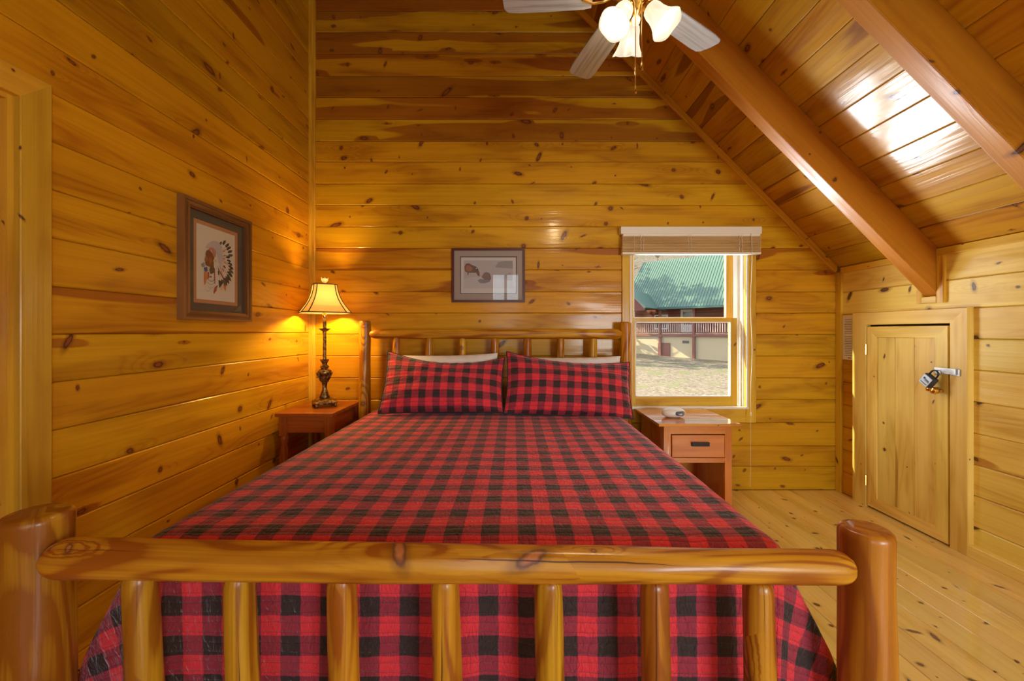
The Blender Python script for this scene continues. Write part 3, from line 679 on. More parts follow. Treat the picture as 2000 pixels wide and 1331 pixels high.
for xx in (PLx+.10, PRx-.06):
    log('side_rail', (xx, YT, .30), (xx, YH, .30), .045, .045, bed, M_LOG, 50, 14)
# mattress and box spring
BX0, BX1, BY0 = -1.075, .775, 1.062; ZT = .725
mt = thing('mattress', 'thick mattress on a box spring hidden under the plaid quilt', 'mattress', (-.15, 2.0, .3))
G().box(BX0+.035, BX1-.035, BY0+.055, 3.06, .47, ZT-.022).build('mattress_body', M_MATT, mt, bevel=.03)
G().box(BX0+.06, BX1-.06, BY0+.06, 3.06, .345, .47).build('box_spring', M_MATT, mt, bevel=.01)
# ---- quilt
def quilt():
    r = .085; ix0, ix1, iy0 = BX0+r, BX1-r, BY0+r; dropmax = .60
    u0, u1 = ix0-dropmax, ix1+dropmax; v0, v1 = iy0-dropmax, 3.05
    nu, nv = 250, 255; vs = []; uv = []
    for j in range(nv+1):
        v = v0+(v1-v0)*j/nv
        for i in range(nu+1):
            u = u0+(u1-u0)*i/nu
            cx = min(max(u, ix0), ix1); cy = max(v, iy0); dx, dy = u-cx, v-cy; s_ = math.hypot(dx, dy)
            wob = .006*mnoise.noise(Vector((u*2.3, v*2.1, 1)))+.003*mnoise.noise(Vector((u*9, v*7, 4)))+.0016*mnoise.noise(Vector((u*28, v*24, 4)))
            if s_ < 1e-6:
                vs.append((u, v, ZT+wob)); uv.append((u, v)); continue
            ex, ey = dx/s_, dy/s_; c = abs(2*ex*ey)**1.5
            if s_ < r*PI/2: h = r*math.sin(s_/r); dr = r*(1-math.cos(s_/r)); t = 0
            else:
                t = s_-r*PI/2; fl_ = .015*ey*ey+.10*ex*ex+.42*c
                dr = r+t/math.sqrt(1+fl_*fl_); h = r+fl_*t
                th_ = math.atan2(abs(dx), abs(dy)); h += c*min(t*.30, .07)*math.sin(th_*9+1)*.6
                # soft vertical folds on the hanging parts
                a_ = u if abs(ey) > .7 else v
                h += min(t, .3)*(.055*mnoise.noise(Vector((a_*3.4, 3, t*.7)))+.02*math.sin(a_*17+mnoise.noise(Vector((a_*2, 0, 0)))*4)*(1-c))
            X = cx+ex*h; Y = cy+ey*min(h, r+.012+.012*mnoise.noise(Vector((u*4, t*3, 0)))) if (ey < 0) else cy+ey*h
            z = ZT-dr+wob*.7
            if z < .02: z = .02+.004*mnoise.noise(Vector((u*8, v*8, 0)))
            X = max(X, FX0+.03)
            vs.append((X, Y, z)); uv.append((u, v))
    fs = []
    for j in range(nv):
        for i in range(nu): a = j*(nu+1)+i; fs.append((a, a+1, a+nu+2, a+nu+1))
    me = mesh('quilt', vs, fs, uv)
    o = link('quilt', me, None, Matrix(), M_QUILT, True)
    md = o.modifiers.new('thick', 'SOLIDIFY'); md.thickness = .008; md.offset = -1
    return tag(o, 'red and black buffalo check quilt spread over the log bed', 'quilt')
quilt()
# ---- pillows: four pixel corners with depths give the leaning rectangle
def pillow(name, c, T, mat, pipe, label, cat, group, sag=.03, seed=1, cell=(.0, .0), nz=1., flange=0.):
    TL, TR, BR, BL = [at(*q) for q in c]
    nrm = (TR-TL).cross(BL-TL).normalized()
    if nrm.y > 0: nrm = -nrm
    n_ = 40; Wd = ((TR-TL).length+(BR-BL).length)/2; Hd = ((TL-BL).length+(TR-BR).length)/2
    root = thing(name, label, cat, (BL+BR)/2, group)
    fr = []; bk = []; uv = []
    rg = Vector((seed*3.1, 0, 0))
    for j in range(n_+1):
        t = -1+2*j/n_
        for i in range(n_+1):
            s_ = -1+2*i/n_
            a = (s_+1)/2; b = (t+1)/2
            P = (BL*(1-a)+BR*a)*(1-b)+(TL*(1-a)+TR*a)*b
            ux = (TR-TL).normalized(); uy = (TL-BL).normalized()
            P -= ux*s_*(1-t*t)*.018; P -= uy*t*(1-s_*s_)*(sag if t > 0 else .004)
            e = (max(0, 1-abs(s_)**2.4)*max(0, 1-abs(t)**2.4))**.55
            th = T*e*(1+.10*mnoise.noise(Vector((s_*1.6, t*1.6, 0))+rg))
            wr = nz*.010*mnoise.noise(Vector((s_*7, t*4, 3))+rg)*min(1, e*2)
            edge = max(abs(s_), abs(t))
            pk = nz*.007*math.sin((s_ if abs(t) > abs(s_) else t)*34+seed)*max(0, (edge-.78)/.22)*(1-max(0, edge-.97)*30)
            fr.append(P+nrm*(th*.62+wr+pk)); bk.append(P-nrm*(th*.38)); uv.append((s_*Wd/2+cell[0], t*Hd/2+cell[1]))
    vs = fr+bk; k0 = len(fr); fs = []; m = n_+1
    for j in range(n_):
        for i in range(n_):
            a = j*m+i; fs.append((a, a+1, a+m+1, a+m)); fs.append((k0+a+m, k0+a+m+1, k0+a+1, k0+a))
    g = G(); g.add(vs, fs, uv+uv); 
    o = g.build('pillow_body', mat, root, True, angle=0)
    if pipe:
        ring = [fr[i] for i in range(m)]+[fr[j*m+n_] for j in range(1, m)]+[fr[n_*m+i] for i in range(n_-1, -1, -1)]+[fr[j*m] for j in range(n_-1, 0, -1)]
        G().tube(ring, .0045, 6, closed=True).build('piping', M_PIPING, root, True, angle=0)
    return root
pillow('bed_pillow', ((775, 694, 3.03), (972, 690, 3.03), (975, 800, 2.9), (765, 800, 2.9)), .15, M_LINEN, False, 'white bed pillow tucked behind the left plaid sham', 'pillow', None, .012, 5)
pillow('bed_pillow', ((990, 697, 3.03), (1212, 696, 3.03), (1215, 800, 2.9), (984, 800, 2.9)), .15, M_LINEN, False, 'white bed pillow tucked behind the right plaid sham', 'pillow', None, .012, 6)
pillow('plaid_sham', ((757, 686, 2.94), (986, 699, 2.94), (983, 806, 2.72), (738, 808, 2.71)), .17, M_SHAM, True, 'left red and black check pillow sham, on the lamp side', 'pillow', None, .075, 1, (.03, .02))
pillow('plaid_sham', ((989, 687, 2.93), (1230, 708, 2.94), (1237, 818, 2.68), (984, 808, 2.71)), .17, M_SHAM, True, 'right red and black check pillow sham, on the window side', 'pillow', None, .05, 2, (.0, .035))

# ================================================================== NIGHTSTANDS
st = thing('side_table', 'dark cherry side table with turned legs in the left corner under the lamp', 'table', (-1.44, 2.98, 0))
G().box(-1.632, -1.235, 2.715, 3.24, .715, .74, long='x').build('table_top', M_CHERRY, st, bevel=.006)
G().box(-1.60, -1.27, 2.75, 2.77, .60, .715, long='x').build('apron', M_CHERRY, st); G().box(-1.60, -1.27, 3.18, 3.20, .60, .715, long='x').build('apron', M_CHERRY, st)
G().box(-1.60, -1.58, 2.77, 3.18, .60, .715, long='y').build('apron', M_CHERRY, st); G().box(-1.29, -1.27, 2.77, 3.18, .60, .715, long='y').build('apron', M_CHERRY, st)
for xx in (-1.59, -1.275):
    for yy in (2.76, 3.195):
        g = G().box(xx-.024, xx+.024, yy-.024, yy+.024, .58, .715)
        g.lathe([(.012, 0), (.016, .02), (.013, .06), (.019, .12), (.024, .42), (.024, .50), (.017, .53), (.026, .55), (.026, .565), (.02, .58)], (xx, yy, 0), 14)
        g.build('leg', M_CHERRY, st, True)
G().box(-1.58, -1.285, 2.78, 3.18, .18, .198, long='x').build('lower_shelf', M_CHERRY, st)
ns = thing('nightstand', 'honey wood nightstand with one drawer below the window', 'nightstand', (1.27, 2.97, 0))
x0, x1, y0, y1 = .985, 1.545, 2.695, 3.225; zt = .675
G().box(x0, x1, y0, y1, zt-.02, zt, long='x').build('table_top', M_HONEY, ns, bevel=.003)
x0 += .045; x1 -= .055; y0 += .03
for xx in (x0, x1-.022): G().box(xx, xx+.022, y0, y1-.01, 0, zt-.02, long='z').build('side_panel', M_HONEY, ns)
G().box(x0+.022, x1-.022, y1-.03, y1-.012, .05, zt-.02).build('back_panel', M_HONEY, ns)
g = G().box(x0-.002, x0+.045, y0-.006, y0+.014, 0, zt-.02, long='z').box(x1-.045, x1+.002, y0-.006, y0+.014, 0, zt-.02, long='z').box(x0+.045, x1-.045, y0-.006, y0+.014, zt-.075, zt-.02, long='x').box(x0+.045, x1-.045, y0-.006, y0+.014, .415, .435, long='x').box(x0+.045, x1-.045, y0-.006, y0+.014, .04, .09, long='x')
g.build('face_frame', M_HONEY, ns)
dr = G().box(x0+.05, x1-.05, y0-.014, y0+.30, .440, zt-.082, long='x').build('drawer', M_HONEY, ns, bevel=.004)
xc = (x0+x1)/2+.01
g = G().box(xc-.06, xc+.06, y0-.030, y0-.014, .52, .548); g.box(xc-.06, xc+.06, y0-.034, y0-.022, .540, .548)
g.build('drawer_pull', M_BLACKM, dr, bevel=.003)
G().box(x0+.022, x1-.022, y0, y1-.03, .40, .415, long='x').build('divider', M_HONEY, ns)
G().box(x0+.022, x1-.022, y0, y1-.03, .07, .09, long='x').build('lower_shelf', M_HONEY, ns)
# clock on the nightstand
ck = thing('alarm_clock', 'small white oval alarm clock with a dark display on the nightstand', 'clock', (1.165, 2.90, zt))
vs = []; uv = []; nth, nph = 14, 28
g = G(); prof = []
for k in range(nth+1):
    a = -PI/2+PI*k/nth; prof.append((math.cos(a), math.sin(a)))
vs = []
for (cr_, sh_) in prof:
    for j in range(nph):
        b = 2*PI*j/nph
        z_ = .034+.036*math.copysign(abs(sh_)**.8, sh_); z_ = max(z_, .0005)
        vs.append((1.165+.084*math.copysign(abs(cr_*math.cos(b))**.9, math.cos(b)), 2.90+.055*cr_*math.sin(b), zt+z_))
fs = [(i*nph+j, i*nph+(j+1) % nph, (i+1)*nph+(j+1) % nph, (i+1)*nph+j) for i in range(nth) for j in range(nph)]
g.add(vs, fs); g.build('clock_body', plain('white_plastic', (.82, .80, .74), .3), ck, True, angle=0)
g = G(); pts = []
for j in range(24):
    b = 2*PI*j/24; xx = 1.195+.036*math.copysign(abs(math.cos(b))**.6, math.cos(b)); zz = zt+.036+.016*math.copysign(abs(math.sin(b))**.7, math.sin(b))
    f_ = max(.02, 1-((xx-1.165)/.084)**2); pts.append((xx, 2.90-.055*math.sqrt(f_)-.004, zz))
g.prism(pts, (0, .012, 0)); g.build('display', plain('lcd_grey', (.10, .11, .20), .15), ck)
dg = G()
for q, xx in enumerate((1.172, 1.184, 1.200, 1.212)):
    yy = 2.90-.055*math.sqrt(max(.02, 1-((xx-1.165)/.084)**2))-.0075
    for (a, b, c, d) in ((0, .006, .007, .0085), (0, .006, -.0075, -.006), (0, .0015, -.007, .008), (.005, .0065, -.007, .008)):
        dg.box(xx+a, xx+b, yy-.001, yy, zt+.037+c, zt+.037+d)
dg.build('digits', plain('lcd_digits', (.45, .5, .6), .4), ck)

# ================================================================== TABLE LAMP
LX, LY, LZ = (634-VX)/F*3.0, 3.0, .74
lp = thing('table_lamp', 'bronze table lamp with cream bell shade lit in the left corner', 'lamp', (LX, LY, LZ))
def sqring(g, hw, cut, z0, z1, c, rot, m=0):
    pass
rot = R(33)
def oct_(hw, cut, z, rt=rot):
    pts = []
    for (a, b) in ((hw, -hw+cut), (hw, hw-cut), (hw-cut, hw), (-hw+cut, hw), (-hw, hw-cut), (-hw, -hw+cut), (-hw+cut, -hw), (hw-cut, -hw)):
        pts.append(Vector((LX+a*math.cos(rt)-b*math.sin(rt), LY+a*math.sin(rt)+b*math.cos(rt), z)))
    return pts
def loft(g, rings, caps=False):
    n_ = len(rings[0]); k = [p for r_ in rings for p in r_]
    fs = [(i*n_+j, i*n_+(j+1) % n_, (i+1)*n_+(j+1) % n_, (i+1)*n_+j) for i in range(len(rings)-1) for j in range(n_)]
    if caps: fs += [tuple(range(n_))[::-1], tuple((len(rings)-1)*n_+j for j in range(n_))]
    return g.add(k, fs)
base = G()
loft(base, [oct_(.060, .008, LZ+.016), oct_(.078, .012, LZ+.022), oct_(.080, .012, LZ+.036), oct_(.064, .01, LZ+.046), oct_(.058, .01, LZ+.052), oct_(.030, .01, LZ+.062)], True)
base.build('base', M_BRONZE, lp, bevel=.002)
for q in oct_(.066, .004, LZ)[::2]:
    G().lathe([(.010, 0), (.014, .006), (.009, .014), (.007, .022), (.010, .028)], (q.x, q.y, LZ), 10).build('foot', M_BRONZE, lp, True)
G().lathe([(.034, .055), (.038, .062), (.036, .070), (.030, .085), (.020, .120), (.016, .150), (.019, .158), (.019, .166), (.022, .18), (.034, .215), (.046, .240), (.050, .258), (.044, .270), (.030, .277), (.024, .285), (.034, .292), (.030, .300), (.018, .31), (.020, .325), (.030, .340), (.033, .352), (.014, .352)], (LX, LY, LZ), 26).build('urn', M_BRONZE, lp, True)
fl_ = G()
prof = [(.0135, .345), (.0125, .40), (.0125, .54), (.0145, .552), (.014, .560), (.024, .566), (.042, .580), (.044, .583), (.020, .576), (.013, .58), (.0125, .66), (.010, .665)]
fl_.lathe(prof, (LX, LY, LZ), 20).build('stem', M_BRONZE, lp, True)
for k in range(10):
    a = 2*PI*k/10; G  # fluted leaves round the urn
g = G()
for k in range(10):
    a = 2*PI*k/10; d_ = Vector((math.cos(a), math.sin(a), 0)); c_ = Vector((LX, LY, LZ))
    g.tube([c_+d_*.020+Vector((0,0,.175)), c_+d_*.035+Vector((0,0,.205)), c_+d_*.050+Vector((0,0,.238)), c_+d_*.056+Vector((0,0,.252))], [.003, .005, .006, .003], 6)
g.build('leaf_ornament', M_BRONZE, lp, True)
G().lathe([(.014, .66), (.016, .67), (.016, .70), (.010, .71)], (LX, LY, LZ), 14).build('socket', M_BRASS, lp, True)
zb0, zb1 = LZ+.700, LZ+.912
rings = []; 
for k in range(9):
    t = k/8; hw = .165-.088*t-.020*math.sin(PI*t)*1.0; rings.append(oct_(hw, hw*.24, zb0+(zb1-zb0)*t))
g = G(); loft(g, rings); so = g.build('lamp_shade', M_LAMPSHADE, lp); 
md = so.modifiers.new('t', 'SOLIDIFY'); md.thickness = .0015
M_BRAID = plain('shade_piping', (.07, .055, .02), .7)
g = G()
for j in range(8): g.tube([(r_[j]-Vector((LX, LY, r_[j].z)))*.012+r_[j] for r_ in rings], .0036, 5)
for r_ in (rings[0], rings[-1]): g.tube(r_, .0042, 5, closed=True)
g.build('shade_piping', M_BRAID, lp)
g = G(); g.lathe([(.004, .70), (.004, .925)], (LX, LY, LZ), 8)
for k in range(4):
    p_ = rings[-2][k*2]; g.tube([(LX, LY, p_.z), tuple(p_)], .0015, 5)
g.build('harp', M_BRASS, lp)
g = G().lathe([(.016, .915), (.018, .921), (.010, .926), (.012, .935), (.022, .958), (.014, .955), (0, .94)], (LX, LY, LZ), 16)
for k in range(6):
    a = 2*PI*k/6; d_ = Vector((math.cos(a), math.sin(a), 0)); c_ = Vector((LX, LY, LZ))
    g.tube([c_+d_*.012+Vector((0,0,.935)), c_+d_*.022+Vector((0,0,.95)), c_+d_*.027+Vector((0,0,.968))], [.004, .005, .0015], 6)
g.build('finial', plain('cream_gilt', (.62, .55, .36), .4), lp, True)
G().lathe([(.012, .705), (.014, .73), (.028, .77), (.026, .80), (.012, .822), (0, .825)], (LX, LY, LZ), 14).build('bulb', M_BULB, lp, True)
G().tube([(LX-.07, LY+.02, LZ+.004), (LX-.11, LY+.05, LZ+.005), (LX-.14, LY+.09, LZ+.004), (LX-.16, LY+.16, LZ+.004), (LX-.165, LY+.225, LZ+.004)], .0028, 6).build('power_cord', M_RUBBER, lp)
def point(name, loc, e, col, r):
    d = bpy.data.lights.new(name, 'POINT'); d.energy = e; d.color = col; d.shadow_soft_size = r
    o = bpy.data.objects.new(name, d); COL.objects.link(o); o.location = loc; return o
point('lamp_light', (LX, LY, LZ+.80), 32, (1, .60, .15), .032)

# ================================================================== CEILING FAN
HX, HY, BZ = .49, 1.593, 2.65
fan = thing('ceiling_fan', 'ceiling fan with whitewashed blades and three lit frosted glass shades', 'fan', (HX, HY, BZ))
G().tube([(HX, HY, BZ+.15), (HX, HY, zroof(HX)-.05)], .012, 12).build('downrod', M_BRASS, fan, True)
G().lathe([(.012, -.02), (.05, .0), (.075, .05), (.078, .12)], (HX, HY, zroof(HX)-.13), 20).build('canopy', M_BRASS, fan, True)
G().lathe([(.03, .155), (.085, .14), (.105, .10), (.108, .05), (.095, .02), (.06, .0), (.055, -.025)], (HX, HY, BZ), 30).build('motor_housing', M_BRASS, fan, True)
G().lathe([(.055, -.025), (.060, -.035), (.052, -.050), (.030, -.062), (.018, -.085), (.010, -.100)], (HX, HY, BZ), 24).build('light_fitter', M_BRASS, fan, True)
G().lathe([(.012, -.088), (.018, -.100), (.014, -.116), (0, -.124)], (HX, HY, BZ), 16).build('fitter_finial', M_WHITE, fan, True)
A0 = math.atan2(2.106-HY, .344-HX)
for k in range(5):
    a = A0-k*2*PI/5; d_ = Vector((math.cos(a), math.sin(a), 0)); q_ = Vector((-d_.y, d_.x, 0)); pit = Vector((0, 0, math.tan(R(9))))
    out = [(.17, -.050), (.20, -.056), (.35, -.062), (.47, -.064), (.515, -.060), (.530, -.045), (.535, 0), (.530, .045), (.515, .060), (.47, .064), (.35, .062), (.20, .056), (.17, .050)]
    o0 = Vector((HX, HY, BZ)); vs = [o0+d_*r_+(q_+pit)*s_ for (r_, s_) in out]; n_ = len(vs)
    g = G(); tk = Vector((0, 0, .006)); vv = vs+[v_+tk for v_ in vs]
    g.add(vv, [tuple(range(n_)), tuple(range(n_, 2*n_))[::-1]]+[(i, (i+1) % n_, n_+(i+1) % n_, n_+i) for i in range(n_)], [(r_, s_) for (r_, s_) in out]*2)
    g.build('blade', M_BLADE, fan)
    g = G()
    for s_ in (-1, 1): g.tube([o0+d_*.07+q_*.012*s_+Vector((0,0,.012)), o0+d_*.12+q_*.026*s_+Vector((0,0,-.002)), o0+d_*.165+q_*.03*s_+Vector((0,0,-.005)), o0+d_*.21+q_*.012*s_+Vector((0,0,-.004))], .006, 8)
    g.build('blade_bracket', M_BRASS, fan, True)
T_ = R(35)
for (az, nm) in ((R(90), 0), (R(210), 1), (R(330), 2)):
    h_ = Vector((math.cos(az), math.sin(az), 0)); axd = h_*math.sin(T_)-Vector((0,0,1))*math.cos(T_)
    nk = Vector((HX, HY, BZ-.070))+h_*.050
    G().tube([Vector((HX, HY, BZ-.055)), Vector((HX, HY, BZ-.050))+h_*.025, nk-axd*.004], .007, 10).build('light_arm', M_BRASS, fan, True)
    G().lathe([(.012, -.012), (.024, -.006), (.027, .010), (.026, .022)], nk, 20, axd).build('shade_holder', M_BRASS, fan, True)
    prof = [(.024, .008), (.032, .014), (.036, .030), (.037, .050), (.042, .075), (.050, .095), (.060, .112), (.063, .118)]
    g = G(); g.lathe(prof+[(r_-.003, h__) for (r_, h__) in prof[::-1]], nk, 36, axd)
    # scalloped rim
    g.f = [f for f in g.f if len(f) == 4]
    vs_ = []
    ua = axd.orthogonal().normalized(); qa = axd.cross(ua)
    for v in g.v:
        v = Vector(v); rel = v-nk; h__ = rel.dot(axd); rad = rel-axd*h__; an = math.atan2(rad.dot(qa), rad.dot(ua))
        k_ = max(0, (h__-.06)/.058); vs_.append(v+axd*(.0022*k_*math.cos(an*5))+rad.normalized()*(.0012*k_*math.cos(an*5)))
    g.v = [tuple(v) for v in vs_]
    sh = g.build('glass_shade', M_SHADEGLASS, fan, True, angle=0)
    G().lathe([(.011, .02), (.013, .04), (.027, .065), (.029, .08), (.022, .097), (0, .105)], nk, 16, axd).build('bulb', M_BULB, fan, True)
    point('fan_light', nk+axd*.080, 20, (1, .74, .42), .020)
for (xx, yend, dy_) in ((1241, 183, -.0), (1253.5, 137, -.02)):
    Yc = HY-.03+dy_; X = (xx-VX)/F*Yc; ze = EYE+(VY-yend)*Yc/F; g = G(); z = BZ-.075
    g.tube([(X, Yc, BZ-.06), (X, Yc, ze+.03)], .0014, 5)
    while z > ze+.03:
        g.lathe([(0, -.0024), (.0026, 0), (0, .0024)], (X, Yc, z), 5); z -= .0042
    ch = g.build('pull_chain', M_BRASS, fan)
    G().lathe([(0, 0), (.005, .002), (.007, .010), (.004, .022), (.0025, .030)], (X, Yc, ze), 12).build('chain_fob', M_BRASS, ch, True)

# ================================================================== PICTURES
flatm = {}
def fm(c, r=.7):
    key = tuple(round(x_, 3) for x_ in c)
    if key not in flatm: flatm[key] = plain('print_%d' % len(flatm), c, r)
    return flatm[key]
class Art:
    def __init__(s, f): s.f = f; s.g = G(); s.mats = []; s.k = 0
    def poly(s, pts, col):
        m = fm(col)
        if m not in s.mats: s.mats.append(m)
        s.k += 1; vs = [s.f(x_, y_, s.k*1.5e-5) for (x_, y_) in pts]
        s.g.add(vs, [tuple(range(len(vs)))], None, s.mats.index(m))
    def ell(s, x_, y_, a, b, col, rt=0, n=14):
        s.poly([(x_+a*math.cos(t)*math.cos(rt)-b*math.sin(t)*math.sin(rt), y_+a*math.cos(t)*math.sin(rt)+b*math.sin(t)*math.cos(rt)) for t in [2*PI*i/n for i in range(n)]], col)
    def line(s, pts, wd, col):
        for (a, b) in zip(pts, pts[1:]):
            d = math.hypot(b[0]-a[0], b[1]-a[1]) or 1; nx, ny = -(b[1]-a[1])/d*wd/2, (b[0]-a[0])/d*wd/2
            s.poly([(a[0]+nx, a[1]+ny), (b[0]+nx, b[1]+ny), (b[0]-nx, b[1]-ny), (a[0]-nx, a[1]-ny)], col)
    def build(s, name, parent):
        g = s.g; o0 = W(parent).translation
        me = mesh(name, [Vector(v)-o0 for v in g.v], g.f, g.uv, g.m)
        return link(name, me, parent, Matrix.Translation(o0), s.mats)
def framed(root, P, w_, h_, fw, fd, matw, frame_mat, mat_col, liner_col, paper_col, liner=.006, steps=True):
    """P(a, b, d): a across, b up, d out of the wall"""
    def ring(g, a0, a1, b0, b1, wd, d0, d1):
        o_ = [(a0, b0), (a1, b0), (a1, b1), (a0, b1)]; i_ = [(a0+wd, b0+wd), (a1-wd, b0+wd), (a1-wd, b1-wd), (a0+wd, b1-wd)]
        for k in range(4):
            k2 = (k+1) % 4; q = [o_[k], o_[k2], i_[k2], i_[k]]
            vs = [P(a, b, d0) for a, b in q]+[P(a, b, d1) for a, b in q]
            al = 0 if k in (0, 2) else 1
            uvs = [(p_[al], p_[1-al]+.3*k) for p_ in q]*2
            g.add(vs, [(3,2,1,0), (4,5,6,7), (0,1,5,4), (1,2,6,5), (2,3,7,6), (3,0,4,7)], uvs)
    g = G(); ring(g, 0, w_, 0, h_, fw, 0, fd*.8)
    if steps: ring(g, 0, w_, 0, h_, fw*.35, fd*.8, fd); ring(g, fw*.6, w_-fw*.6, fw*.6, h_-fw*.6, fw*.25, fd*.8, fd*.95)
    g.build('frame', frame_mat, root)
    def sheet(nm, ins, d, col, mat=None):
        g = G(); g.add([P(ins, ins, d), P(w_-ins, ins, d), P(w_-ins, h_-ins, d), P(ins, h_-ins, d), P(ins, ins, d-.001), P(w_-ins, ins, d-.001), P(w_-ins, h_-ins, d-.001), P(ins, h_-ins, d-.001)], [(0,1,2,3), (7,6,5,4), (0,4,5,1), (1,5,6,2), (2,6,7,3), (3,7,4,0)])
        return g.build(nm, mat or fm(col), root)
    g = G(); ring(g, fw-.002, w_-fw+.002, fw-.002, h_-fw+.002, matw, .006, .010); g.build('mat_board', fm(mat_col, .8), root)
    g = G(); ring(g, fw+matw-.004, w_-fw-matw+.004, fw+matw-.004, h_-fw-matw+.004, liner+.004, .006, .0085); g.build('mat_liner', fm(liner_col), root)
    sheet('paper', fw, .006, paper_col)
    sheet('glass_pane', fw*.8, .015, None, M_PICGLASS)
# picture 1 on the left wall
yA, yB_ = 1.965, 2.478; zA, zB = 1.360, 1.982
p1 = thing('framed_portrait', 'tall walnut framed portrait of a chief in a feather headdress on the left wall', 'picture', (FX0, (yA+yB_)/2, zA))
framed(p1, lambda a, b, d: Vector((FX0+d, yA+a, zA+b)), yB_-yA, zB-zA, .048, .035, .046, M_FRAMEWOOD, (.085, .078, .065), (.50, .24, .11), (.70, .68, .60), .018)
XA = FX0+.0068
def f1(cx_, cy_, e):                                   # crop pixel of the photograph -> wall point
    y_, z_ = lw(330+cx_/4.93, 370+cy_/4.93, XA); return Vector((XA+e, y_, z_))
A = Art(f1)
DK = (.035, .04, .035); WH = (.78, .76, .74); GR = (.42, .43, .45); RD = (.42, .06, .03); OR = (.60, .22, .06); BR = (.20, .075, .025); BL_ = (.08, .12, .28)
cx0, cy0 = 455, 640
tips = [(505,500),(545,488),(580,520),(598,552),(612,592),(618,635),(590,655),(598,700),(612,735),(622,775),(622,815),(612,850),(598,890),(580,915),(560,935),(545,965),(520,955),(500,970)]
for i, (tx_, ty_) in enumerate(tips):
    dx, dy = tx_-cx0, ty_-cy0; L = math.hypot(dx, dy); ux_, uy_ = dx/L, dy/L; nx, ny = -uy_, ux_
    s0 = (cx0+dx*.30, cy0+dy*.30); wd = 14
    A.poly([(s0[0]+nx*5, s0[1]+ny*5), (cx0+dx*.75+nx*wd, cy0+dy*.75+ny*wd), (cx0+dx*.75-nx*wd, cy0+dy*.75-ny*wd), (s0[0]-nx*5, s0[1]-ny*5)], WH if i % 3 else (.62, .52, .40))
    A.line([s0, (cx0+dx*.8, cy0+dy*.8)], 3, (GR, RD, DK)[i % 3])
    A.poly([(cx0+dx*.70+nx*wd*.8, cy0+dy*.70+ny*wd*.8), (cx0+dx*.9+nx*wd, cy0+dy*.9+ny*wd), (tx_, ty_), (cx0+dx*.9-nx*wd*.8, cy0+dy*.9-ny*wd*.8), (cx0+dx*.74-nx*wd*.8, cy0+dy*.74-ny*wd*.8)], DK if i % 5 else (.10, .10, .07))
    if i % 2: A.poly([(cx0+dx*.45+nx*7, cy0+dy*.45+ny*7), (cx0+dx*.56+nx*8, cy0+dy*.56+ny*8), (cx0+dx*.56-nx*6, cy0+dy*.56-ny*6), (cx0+dx*.45-nx*6, cy0+dy*.45-ny*6)], (RD, OR, DK)[(i//2) % 3])
for k in range(7):                                      # lower dark streaks
    A.line([(470+k*9, 760+k*18), (520+k*6, 850+k*12)], 7, DK if k % 2 else (.14, .09, .05))
A.poly([(345,560),(375,520),(420,495),(465,500),(500,540),(515,620),(512,700),(492,745),(472,700),(462,640),(440,575),(400,560),(370,570)], (.50, .50, .55))
A.poly([(372,585),(395,556),(430,566),(452,600),(450,650),(432,660),(408,606)], (.55, .25, .20))
for k in range(4): A.line([(385+k*14, 575+k*8), (400+k*12, 600+k*12)], 4, (RD, WH, OR, BL_)[k])
A.poly([(358,590),(350,620),(352,640),(342,672),(340,686),(348,692),(346,712),(354,732),(372,742),(392,748),(398,790),(432,780),(430,720),(436,660),(408,604),(378,584)], BR)
A.poly([(352,640),(342,672),(350,690),(372,680),(366,650)], (.34, .13, .045)); A.poly([(380,660),(410,650),(416,700),(388,722)], (.30, .11, .035))
A.line([(358,628),(378,632)], 4, DK); A.line([(350,702),(368,704)], 3, DK)
A.ell(446, 690, 20, 26, (.66, .64, .52)); A.ell(446, 690, 9, 12, (.5, .48, .4))
A.poly([(444,730),(458,730),(462,900),(448,905)], (.72, .66, .60)); A.poly([(430,760),(440,760),(444,910),(434,910)], RD)
A.poly([(395,740),(430,735),(438,800),(400,820),(385,780)], (.12, .085, .05))
A.ell(402, 838, 24, 20, WH); A.ell(400, 842, 13, 11, (.25, .25, .25))
for k in range(5):
    A.line([(362+k*4, 850+k*20), (385, 880+k*18), (415, 888+k*15), (440, 870+k*14)], 4, (DK, WH, (.3,.3,.3), WH, GR)[k])
A.line([(345, 960), (370, 985), (400, 960), (402, 930)], 4, (.5, .45, .4))
A.poly([(305,720),(335,700),(345,745),(315,750)], (.25, .27, .32)); A.poly([(330,755),(365,745),(372,790),(345,800)], BL_)
A.poly([(335,800),(360,790),(366,850),(352,905),(336,925),(332,860)], OR); A.poly([(366,800),(384,795),(386,850),(370,870)], RD)
A.poly([(440,940),(462,930),(456,975),(430,1010),(428,985)], RD); A.poly([(452,930),(466,925),(462,950)], DK)
A.poly([(480,960),(500,930),(520,900),(530,935),(505,975)], (.60, .50, .34)); A.poly([(520,930),(548,935),(544,985),(528,960)], OR)
A.build('portrait_print', p1)
